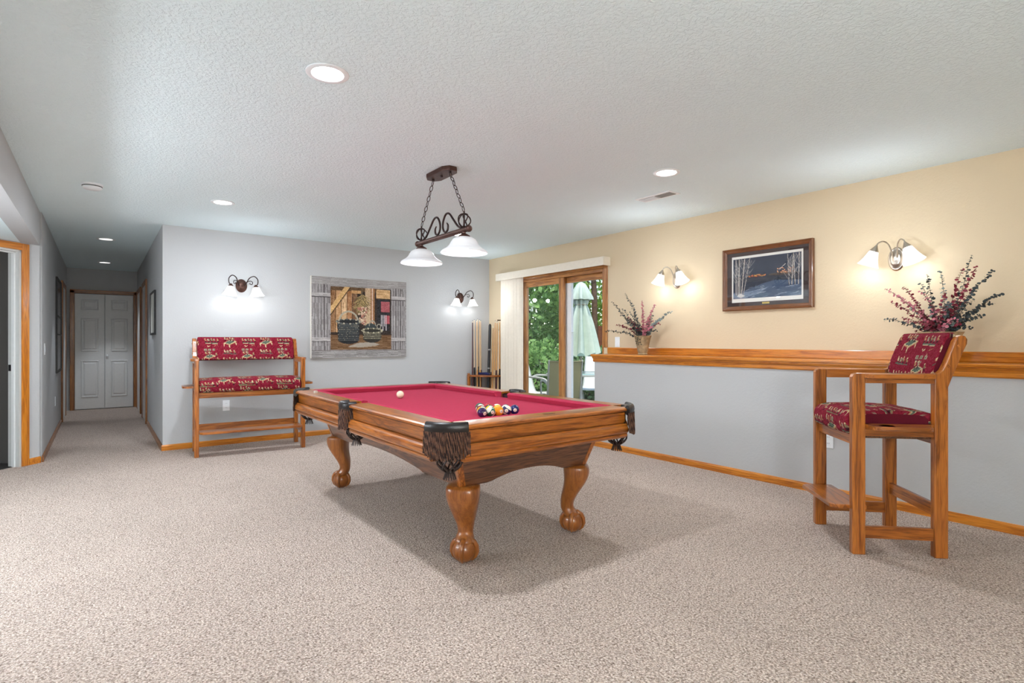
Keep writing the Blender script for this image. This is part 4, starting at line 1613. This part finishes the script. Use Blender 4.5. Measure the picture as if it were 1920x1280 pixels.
    R.ell(.60, .62, .06, .06, (58, 66, 66))
    basket(.618, .655, .785, .105, (52, 50, 44), (122, 116, 98), (186, 178, 150), .03)
    R.ring(.62, .60, .035, .07, .12, (150, 146, 130), -1)
    R.ring(.69, .60, .02, .03, .25, (150, 146, 130))
    R.noise(6)
    return R


t = thing('barn_picture', 'wide canvas print of weathered shutters framing two woven baskets', 'picture', (2.745, 7.0, 1.483))
MB().box(-.65, .65, -.034, 0, -.517, .517).build('canvas_body', 'canvas_edge', t, bevel=.003)
printed_panel('canvas_print', barn_print(), lambda u, v: (-.648 + 1.296 * u, -.0348, -.515 + 1.03 * v), t, 'print_canvas')


def winter_print():
    """Plain winter night: dark sky, birch trunks, far lights and blue snow (y runs down)."""
    R = Ras(190, 120, (34, 42, 60))
    x, y = R.x, R.y
    R.put(y < .5, (40, 50, 70), .6)
    R.noise(5, 6, 3)
    R.rect(0, .46, 1, .60, (52, 58, 68))
    R.noise(8, 8, 1, (y > .40) & (y < .62))
    R.ell(.74, .46, .20, .035, (110, 84, 60), .6)
    R.ell(.80, .43, .10, .025, (180, 120, 76), .7)
    R.ell(.36, .46, .14, .028, (120, 66, 48), .8)
    for k in range(34):
        R.ell(R.rng.uniform(.25, .50), R.rng.uniform(.43, .475), .006, .008, (230, 120 + 60 * (k % 2), 80))
    for k in range(26):
        R.ell(R.rng.uniform(.66, .90), R.rng.uniform(.33, .44), .008, .012, (240, 170, 120))
    R.poly([(0, .84), (.2, .80), (.45, .66), (.62, .60), (1, .64), (1, 1), (0, 1)], (70, 88, 112))
    R.poly([(0, .98), (.0, .86), (.18, .84), (.42, .80), (.55, .74), (.40, .90), (.1, 1)], (150, 164, 182), .6)
    for k in range(60):
        xx, yy = R.rng.rand(), R.rng.uniform(.72, 1)
        R.line(xx, yy, xx + R.rng.uniform(.03, .12), yy - .02, .004, [(150, 166, 186), (52, 70, 98), (200, 206, 212)][k % 3], .7)
    for bx, w, lean in ((.045, .010, .0), (.075, .013, .012), (.105, .012, -.01), (.13, .013, .05), (.16, .007, .10), (.865, .010, .02), (.91, .008, -.02), (.955, .009, .01), (.83, .006, -.02)):
        R.line(bx, .9 if bx < .5 else .74, bx + lean, .02, w, (66, 62, 60))
        R.line(bx + .003, .9 if bx < .5 else .74, bx + lean + .003, .02, w * .45, (206, 200, 190))
        for k in range(7):
            yy = R.rng.uniform(.04, .5)
            s = R.rng.choice([-1, 1])
            R.line(bx + lean * (1 - yy), yy + .12, bx + lean + s * R.rng.uniform(.03, .09), yy - .06, .0028, (150, 146, 144))
    R.poly([(.06, .93), (.11, .86), (.19, .93), (.12, .98)], (206, 204, 200))
    R.line(.70, .36, .78, .24, .006, (190, 184, 176))
    for k in range(5):
        R.poly([(.34 + .03 * k, .76), (.355 + .03 * k, .68 + .02 * (k % 3)), (.37 + .03 * k, .76)], (96, 112, 128))
    R.noise(5)
    return R


t = thing('winter_print', 'dark framed print of a snowy night scene on the beige wall', 'picture', (4.81, 2.587, 1.757))
fw, fh = .417, .29
prof = [(0, 0), (0, .034), (.006, .038), (.014, .034), (.020, .026), (.030, .024), (.040, .016), (.040, 0)]


def frame_side(p0, p1, n, mat):
    """Mitred frame member; p0, p1 outer corners (y, z), n inward normal (y, z)."""
    dv = Vector((p1[0] - p0[0], p1[1] - p0[1])).normalized()
    rings = []
    for p, s in ((p0, 1), (p1, -1)):
        rings.append([(-h_, p[0] + n[0] * o_ + dv.x * s * o_, p[1] + n[1] * o_ + dv.y * s * o_) for o_, h_ in prof])
    MB().loft(rings).build('frame_member', mat, t, smooth=30)


cs = [(-fw, -fh), (fw, -fh), (fw, fh), (-fw, fh)]
for k, n in enumerate(((0, 1), (-1, 0), (0, -1), (1, 0))):
    frame_side(cs[k], cs[(k + 1) % 4], n, 'walnut')
MB().box(-.012, 0, -fw + .038, fw - .038, -fh + .038, fh - .038).build('mat_board', 'mat_board', t)
MB().box(-.0135, -.012, -.330, .330, -.215, .215).build('white_mat', 'mat_white', t)
printed_panel('print', winter_print(), lambda u, v: (-.0140, .316 - .632 * u, -.180 + .372 * v), t, 'print_paper')
MB().box(-.0145, -.012, -.034, .034, -.238, -.222).build('brass_plate', 'brass', t, bevel=.001)
MB().box(-.0175, -.0165, -fw + .036, fw - .036, -fh + .036, fh - .036).build('glass_pane', 'picture_glass', t)

# ------------------------------------------------------------------ urns of dried eucalyptus on the ledge
def sprig(t, base, tip, mat, rng, leaf=.0115, droop=.0):
    base, tip = Vector(base), Vector(tip)
    mid = base.lerp(tip, .5) + Vector((rng.uniform(-.02, .02), rng.uniform(-.02, .02), .03 + droop))
    pts = bez([base, base.lerp(mid, .55) + Vector((0, 0, .015)), mid, mid.lerp(tip, .6) + Vector((0, 0, .012)), tip], 6)
    m = MB().tube(pts, [.0022 - .0013 * k / len(pts) for k in range(len(pts))], 5, mi=1)
    L_ = sum((b2 - a).length for a, b2 in zip(pts, pts[1:]))
    n = max(8, int(L_ / .0135))
    P = resample(pts, n)
    for k in range(2, n):
        f = k / n
        u = (P[k] - P[k - 1]).normalized()
        for s in range(2):
            an = rng.uniform(0, 2 * PI)
            a = u.orthogonal().normalized()
            sd_ = (Matrix.Rotation(an, 3, u) @ a).normalized()
            r = leaf * (1.12 - .45 * f) * rng.uniform(.8, 1.2)
            nrm = (u * rng.uniform(.2, .8) + sd_ * rng.uniform(-.3, .4) + Vector((rng.uniform(-.9, .2), rng.uniform(-.5, .5), rng.uniform(-.2, .9)))).normalized()
            w = nrm.cross(sd_).normalized()
            sd_ = w.cross(nrm).normalized()
            c = P[k] + sd_ * r * 1.05
            ring = [c + sd_ * (r * math.cos(2 * PI * q / 7)) + w * (r * .9 * math.sin(2 * PI * q / 7)) + nrm * (.25 * r * math.cos(2 * PI * q / 7) ** 2) for q in range(7)]
            m.add(ring, [tuple(range(7))])
    m.build('eucalyptus_sprig', (mat, 'twig'), t, recalc=False)


def arrangement(label, loc, prof, mouth, tips, seed, leaf, vines):
    t = thing('eucalyptus_urn', label, 'plant', loc, 0, 'urns on the ledge')
    rng = random.Random(seed)
    inner = [(max(r - .008, .0), z) for r, z in reversed(prof) if z > .03]
    MB().lathe([(0, 0)] + prof + inner + [(0, .03)], 28).build('urn', 'urn_stone', t, smooth=40)
    MB().lathe([(0, mouth - .03), (prof[-1][0] - .006, mouth - .03)], 20).build('moss', 'leaf_dark', t)
    mats = ['leaf_burgundy', 'leaf_dark', 'leaf_sage', 'leaf_rose']
    for k, (dy, dz, mi) in enumerate(tips):
        dx = rng.uniform(-.16, .06)
        base = (rng.uniform(-.02, .02), dy * .10, mouth - .03)
        sprig(t, base, (dx, dy, mouth + dz), mats[mi], rng, leaf)
    for k in range(vines):
        dy = rng.uniform(-.24, .24)
        dz = rng.uniform(.04, .26)
        sprig(t, (rng.uniform(-.02, .02), dy * .1, mouth - .03), (rng.uniform(-.14, .07), dy, mouth + dz), mats[k % 4], rng, leaf)
    # ivy trails down the front
    for a0 in (0, .4, -.35):
        pr = [(-prof[-1][0] * (1.06 - .25 * q / 5) * math.cos(a0), -prof[-1][0] * 1.05 * math.sin(a0) * (1 - .2 * q / 5), mouth + .01 - .10 * q / 5) for q in range(6)]
        sprig(t, pr[0], pr[5], 'urn_green', rng, leaf * .8)
    return t


arrangement('small tapered urn of burgundy and grey eucalyptus on the ledge by the patio door', (4.62, 3.842, 1.036),
            [(.048, 0), (.052, .008), (.046, .018), (.052, .03), (.066, .10), (.080, .17), (.090, .196), (.094, .204)], .204,
            [(.19, .46, 1), (.50, .39, 1), (-.11, .36, 3), (-.24, .31, 3), (-.36, .24, 2), (-.33, .15, 2), (.40, .12, 0), (.44, .05, 1), (.30, .23, 1), (.02, .33, 1), (.18, .29, 1), (-.15, .05, 1), (-.28, .18, 2), (.12, .2, 0), (-.05, .27, 0)], 11, .0115, 16)
arrangement('wide bowl urn of burgundy and dark eucalyptus on the ledge behind the bar chair', (4.62, 1.254, 1.036),
            [(.060, 0), (.066, .01), (.058, .022), (.064, .04), (.085, .10), (.108, .165), (.124, .195), (.130, .208)], .208,
            [(-.16, .51, 1), (-.22, .41, 0), (-.31, .37, 1), (-.34, .24, 1), (-.28, .18, 1), (-.17, .02, 1), (.08, .40, 1), (.10, .34, 1), (-.02, .41, 2), (-.14, .41, 0), (.29, .31, 3), (.25, .21, 0), (.31, .09, 1), (.14, .0, 0), (.08, .28, 3), (.20, .32, 0), (.22, .10, 0), (-.18, .30, 0), (-.10, .2, 1)], 23, .0125, 18)

# ------------------------------------------------------------------ corner cue rack
RK = (4.81, 7.0)
t = thing('cue_rack', 'oak corner cue rack standing where the grey and beige walls meet', 'cue rack', (RK[0], RK[1], 0))


def quarter(r, n=10):
    return [(-.016, -.016), (-r, -.016)] + [(-.016 - (r - .016) * math.cos(a), -.016 - (r - .016) * math.sin(a)) for a in (PI / 2 * k / n for k in range(1, n))] + [(-.016, -r)]


MB().prism(quarter(.415), .0, .05, axis=2).build('base_board', 'oak_x', t, bevel=.005)
MB().prism(quarter(.415), .655, .680, axis=2).build('top_shelf', 'oak_x', t, bevel=.005)
for x, y in ((-.40, -.04), (-.04, -.40)):
    MB().box(x - .018, x + .018, y - .022, y + .022, .05, .655).build('post', 'oak_z', t, bevel=.005)
    MB().box(x - .014, x + .014, y - .018, y + .018, .680, .705).build('post_cap', 'oak_z', t, bevel=.005)
MB().box(-.05, -.018, -.05, -.018, .05, .655).build('corner_post', 'oak_z', t, bevel=.005)


def cue(label, foot, lean, length, shaft, butt, butt_len=.70, extra=None):
    o = thing('billiard_cue', label, 'cue', (RK[0] + foot[0], RK[1] + foot[1], .0505), 0, 'cues in the corner rack')
    d_ = Vector((lean[0], lean[1], 1)).normalized()
    p = lambda s: d_ * s
    MB().tube([p(0), p(.01), p(butt_len)], [.0135, .0145, .0112], 12).build('butt', butt, o, smooth=50)
    MB().tube([p(butt_len), p(length - .03)], [.0110, .0066], 12).build('shaft', shaft, o, smooth=50)
    MB().tube([p(length - .03), p(length - .008)], .0066, 10).build('ferrule', 'ivory', o, smooth=50)
    MB().tube([p(length - .008), p(length)], [.0066, .0050], 10).build('tip', extra or 'navy_plastic', o, smooth=50)
    return o


cue('dark rosewood cue at the left end of the corner rack', (-.36, -.085), (0, 0), 1.44, 'rosewood', 'rosewood')
cue('pale maple cue second in from the rosewood cue', (-.315, -.075), (0, .01), 1.46, 'maple_pale', 'black', .74)
cue('maple cue third in from the rosewood cue', (-.285, -.11), (0, .02), 1.45, 'maple', 'maple_warm')
cue('pale maple cue fourth in from the rosewood cue', (-.255, -.075), (0, .01), 1.47, 'maple_pale', 'black', .75)
cue('warm maple cue in the grey-wall half of the rack next to the gap', (-.225, -.10), (0, .02), 1.46, 'maple', 'maple_warm')
cue('palest maple cue closest to the room corner in the rack', (-.195, -.07), (0, .01), 1.45, 'maple_pale', 'rosewood')
t2 = thing('cue_case', 'long black cue case leaning into the room corner', 'case', (RK[0] - .21, RK[1] - .26, .0505))
cd = Vector((.085, .075, 1)).normalized()
MB().tube([cd * 0, cd * .02, cd * 1.38, cd * 1.40], [.016, .021, .021, .012], 14).build('body', 'black', t2, smooth=50)
for s in (.72, 1.0):
    MB().tube([cd * s, cd * (s + .02)], .0225, 14).build('strap', 'vent_grey', t2, smooth=50)
cue('honey maple cue just beside the leaning black case', (-.13, -.255), (.02, 0), 1.36, 'maple_warm', 'maple_warm', .7, 'ivory')
cue('tall honey maple cue third from the leaning black case', (-.115, -.285), (.02, 0), 1.44, 'maple_warm', 'maple')
cue('orange maple cue fourth from the leaning black case', (-.10, -.315), (.02, 0), 1.43, 'maple_warm', 'rosewood')
cue('thin pale cue in the beige-wall half of the rack', (-.08, -.335), (.02, 0), 1.30, 'maple_pale', 'maple')
br = cue('bridge stick with a crossbar head beside the vertical blind', (-.06, -.365), (.0, 0), 1.44, 'maple_warm', 'black', .72, 'brass')
MB().box(-.045, .045, -.004, .004, 1.435, 1.450).build('bridge_head', 'bronze', br, bevel=.002)
t3 = thing('ball_triangle', 'navy blue ball triangle lying on the cue rack shelf', 'ball rack', (RK[0] - .165, RK[1] - .165, .681), math.radians(45))
tri = [(-.13, -.065), (.13, -.065), (0, .115)]
tr = MB()
for k in range(3):
    a, b2 = Vector(tri[k] + (.0,)), Vector(tri[(k + 1) % 3] + (.0,))
    tr.tube([a + Vector((0, 0, .016)), a.lerp(b2, .5) + Vector((0, 0, .016)), b2 + Vector((0, 0, .016))], .010, 8, flat=1.5, up=(0, 0, 1))
tr.build('triangle_frame', 'navy_plastic', t3, smooth=50)

# ------------------------------------------------------------------ outside the patio door
struct(MB().box(4.95, 30, -8, 34, -.3, -.12).build('ground', 'soil'))
pav = struct(MB().box(4.95, 8.6, 2.0, 11.0, -.12, -.105).build('patio', 'patio_stone'))


def patio_chair(label, loc, rotz, sling):
    """Sling chair, front is -y."""
    t = thing('patio_chair', label, 'chair', loc, rotz, 'patio chairs')
    sl = [(.0, .36), (-.02, .37)]
    prof_ = bez([(0, -.25, .37), (0, -.20, .405), (0, 0, .385), (0, .18, .375), (0, .235, .42), (0, .30, .62), (0, .37, .86), (0, .41, .985), (0, .43, 1.0)], 5)
    rings = []
    for p in prof_:
        rings.append([(x, p.y + dy, p.z + dz) for x, dy, dz in ((-.235, 0, 0), (0, .008, -.012), (.235, 0, 0), (.235, .010, -.006), (0, .018, -.018), (-.235, .010, -.006))])
    MB().loft(rings).build('sling_seat', sling, t, smooth=60)
    for s in (-1, 1):
        x = s * .25
        MB().tube([(x, p.y, p.z) for p in prof_], .014, 8).build('side_rail', 'patio_frame', t, smooth=60)
        MB().tube(bez([(x, .31, .63), (x + s * .03, .18, .68), (x + s * .035, -.10, .67), (x + s * .03, -.24, .62), (x + s * .02, -.27, .45), (x, -.22, .22), (x, -.26, .0)], 6), .014, 8, flat=1.3).build('arm_leg', 'patio_frame', t, smooth=60)
        MB().tube(bez([(x, .10, .38), (x, .22, .22), (x, .30, .0)], 6), .014, 8).build('rear_leg', 'patio_frame', t, smooth=60)
    MB().tube([(-.25, .28, .05), (.25, .28, .05)], .010, 8).build('cross_bar', 'patio_frame', t, smooth=60)
    return t


def C2W(X, Z):
    return (0.8 * X + 0.6 * Z, -0.6 * X + 0.8 * Z)


PZ = -.105
x, y = C2W(1.22, 9.7)
t = thing('patio_umbrella', 'closed pale green patio umbrella standing outside the glass door', 'umbrella', (x, y, PZ))
MB().tube([(0, 0, 0), (0, 0, 2.40)], .021, 12).build('pole', 'umbrella_pole', t, smooth=60)
rings = []
n = 64
for z, r, am in ((2.30, .035, .05), (2.25, .075, .12), (2.10, .095, .22), (1.98, .105, .30), (1.92, .085, .30), (1.86, .105, .34), (1.60, .165, .36), (1.35, .215, .34), (1.12, .262, .30), (1.055, .275, .28)):
    rings.append([((r * (1 + am * math.cos(8 * a))) * math.cos(a), (r * (1 + am * math.cos(8 * a))) * math.sin(a), z + (.035 * math.cos(8 * a) if z < 1.1 else 0)) for a in (2 * PI * k / n for k in range(n))])
MB().loft(rings, caps=True).build('canopy', 'umbrella_cloth', t, smooth=70)
rings = []
for z, r, am in ((2.33, .02, 0), (2.30, .07, .05), (2.20, .12, .15), (2.06, .165, .30), (2.02, .17, .3)):
    rings.append([((r * (1 + am * math.cos(8 * a))) * math.cos(a), (r * (1 + am * math.cos(8 * a))) * math.sin(a), z) for a in (2 * PI * k / n for k in range(n))])
MB().loft(rings, caps=False).build('vent_cap', 'umbrella_cloth', t, smooth=70)
MB().tube([(.1 * math.cos(2 * PI * k / 20), .1 * math.sin(2 * PI * k / 20), 1.93) for k in range(20)], .008, 6, closed=True).build('tie_strap', 'umbrella_pole', t)
MB().lathe([(.24, 0), (.24, .03), (.10, .05), (.03, .10), (.03, .35), (0, .35)], 24).build('base', 'patio_frame', t, smooth=40)
xt, yt = x, y
t = thing('patio_table', 'round grey patio table with a pedestal around the umbrella pole', 'table', (xt, yt, PZ))
MB().lathe([(.026, .70), (.58, .70), (.60, .705), (.60, .718), (.58, .724), (.026, .724)], 40).build('table_top', 'table_glass', t, smooth=30)
MB().lathe([(.60, .695), (.615, .70), (.615, .722), (.605, .726)], 40).build('table_rim', 'patio_frame', t, smooth=40)
for k in range(4):
    a = PI / 4 + k * PI / 2
    q = lambda r, z: (r * math.cos(a), r * math.sin(a), z)
    MB().tube(bez([q(.50, .69), q(.34, .50), q(.30, .34), q(.36, .16), q(.50, 0)], 6), .020, 8).build('leg', 'patio_frame', t, smooth=60)
for lab, X, Z, rz, sl in (('white sling patio chair seen through the glass door beside the oak stile', .50, 9.55, 62, 'sling_white'),
                          ('olive sling patio chair turned away, behind the middle door stile', .76, 8.55, 185, 'sling_olive'),
                          ('white sling patio chair across the table near the half wall', 1.55, 10.6, -24, 'sling_white')):
    x, y = C2W(X, Z)
    patio_chair(lab, (x, y, PZ), math.radians(rz - 36.87 + 0), sl)


def foliage(t, c, rad, n, size, mat, seed):
    rng = np.random.RandomState(seed)
    d_ = rng.normal(size=(n, 3))
    d_ /= np.linalg.norm(d_, axis=1)[:, None]
    lump = 1 + .22 * np.sin(d_[:, 0] * 5 + seed) * np.cos(d_[:, 2] * 6 + seed * 2)
    r = rng.uniform(.55, 1.0, n) ** .6 * lump
    p = np.array(c) + d_ * r[:, None] * np.array(rad)
    p[:, 2] = np.maximum(p[:, 2], .02)
    a = rng.normal(size=(n, 3))
    a /= np.linalg.norm(a, axis=1)[:, None]
    b_ = np.cross(a, rng.normal(size=(n, 3)))
    b_ /= np.linalg.norm(b_, axis=1)[:, None]
    s = (size * rng.uniform(.6, 1.2, n))[:, None]
    v = np.stack([p - a * s, p + b_ * s * .5, p + a * s, p - b_ * s * .5], 1).reshape(-1, 3)
    me = bpy.data.meshes.new('leaves')
    me.from_pydata(v.tolist(), [], [(4 * k, 4 * k + 1, 4 * k + 2, 4 * k + 3) for k in range(n)])
    me.materials.append(MATS[mat])
    o = bpy.data.objects.new('leaves', me)
    COL.objects.link(o)
    o.parent = t
    o['kind'] = 'stuff'
    return o


def tree(label, X, Z, h, crown_r, mat, seed, trunk_r=.14, n=6500, leaf=.11, low=.35):
    x, y = C2W(X, Z)
    t = thing('garden_tree', label, 'tree', (x, y, -.12), 0, 'garden trees')
    rng = random.Random(seed)
    MB().tube(bez([(0, 0, 0), (.06, .04, h * .35), (-.05, .05, h * .65), (.03, 0, h * .9)], 6), [trunk_r * (1 - .7 * k / 18) for k in range(19)], 10).build('trunk', 'bark', t, smooth=60)
    for k in range(5):
        a = rng.uniform(0, 2 * PI)
        z = h * rng.uniform(.35, .7)
        MB().tube(bez([(0, 0, z), (crown_r * .4 * math.cos(a), crown_r * .4 * math.sin(a), z + .4), (crown_r * .8 * math.cos(a), crown_r * .8 * math.sin(a), z + .9)], 4), [trunk_r * .45 * (1 - .09 * q) for q in range(9)], 7).build('branch', 'bark', t, smooth=60)
    foliage(t, (0, 0, h * (low + (1 - low) / 2)), (crown_r, crown_r, h * (1 - low) / 2), n, leaf, mat, seed)
    return t


def shrub(label, X, Z, h, r, mat, seed, n=3000, leaf=.075):
    x, y = C2W(X, Z)
    t = thing('garden_shrub', label, 'shrub', (x, y, -.12), 0, 'garden shrubs')
    rng = random.Random(seed)
    for k in range(5):
        a = 2 * PI * k / 5
        MB().tube([(0, 0, 0), (.3 * r * math.cos(a), .3 * r * math.sin(a), h * .4), (.55 * r * math.cos(a), .55 * r * math.sin(a), h * .8)], [.02, .014, .008], 6).build('stem', 'bark', t)
    foliage(t, (0, 0, h * .5), (r, r, h * .52), n, leaf, mat, seed)
    return t


tree('mid green tree filling the left pane of the patio door', .4, 15.6, 5.6, 1.75, 'leaves_mid', 5, low=.14, n=7500)
tree('bright green tree directly behind the closed patio umbrella', 2.55, 18.6, 6.6, 2.2, 'leaves_bright', 3, low=.12, n=8000)
tree('yellow green tree outside beyond the right edge of the patio door', 5.0, 16.0, 5.5, 1.7, 'leaves_bright', 9, low=.15)
tree('dark tree outside beyond the left edge of the patio door', -3.9, 16.0, 6.0, 1.7, 'leaves_deep', 12, low=.12)
tree('deep green tree behind the oak stile of the patio door', -1.7, 20.2, 7.0, 1.9, 'leaves_deep', 8, low=.10, n=7000)
tree('deep green tree far outside to the right of the umbrella', 6.9, 20.4, 7.0, 1.9, 'leaves_deep', 15, low=.10)
tree('slim tree with a bare trunk beside the umbrella outside', 2.18, 14.6, 6.5, .75, 'leaves_mid', 14, trunk_r=.10, n=2200, low=.55)
shrub('leafy shrub low behind the white patio chair outside', .35, 11.7, 1.3, .8, 'leaves_mid', 21)
shrub('olive shrub under the umbrella behind the patio table', 1.75, 12.4, 1.25, .8, 'leaves_deep', 22)
shrub('tall pale shrub outside behind the vertical blind', -1.1, 12.6, 2.2, .8, 'leaves_bright', 24)
shrub('round shrub outside farthest along the garden bed', 3.6, 12.5, 1.4, .8, 'leaves_mid', 25)
t = thing('garden_fence', 'reddish board fence glimpsed between the garden trees', 'fence', C2W(2.9, 16.0) + (-.12,), math.radians(-37))
for k in range(8):
    MB().box(-.8 + k * .2, -.63 + k * .2, -.01, .01, .05, 1.75).build('board', 'fence_wood', t)
for z in (.4, 1.4):
    MB().box(-.82, .80, .01, .05, z, z + .09).build('fence_rail', 'fence_wood', t)
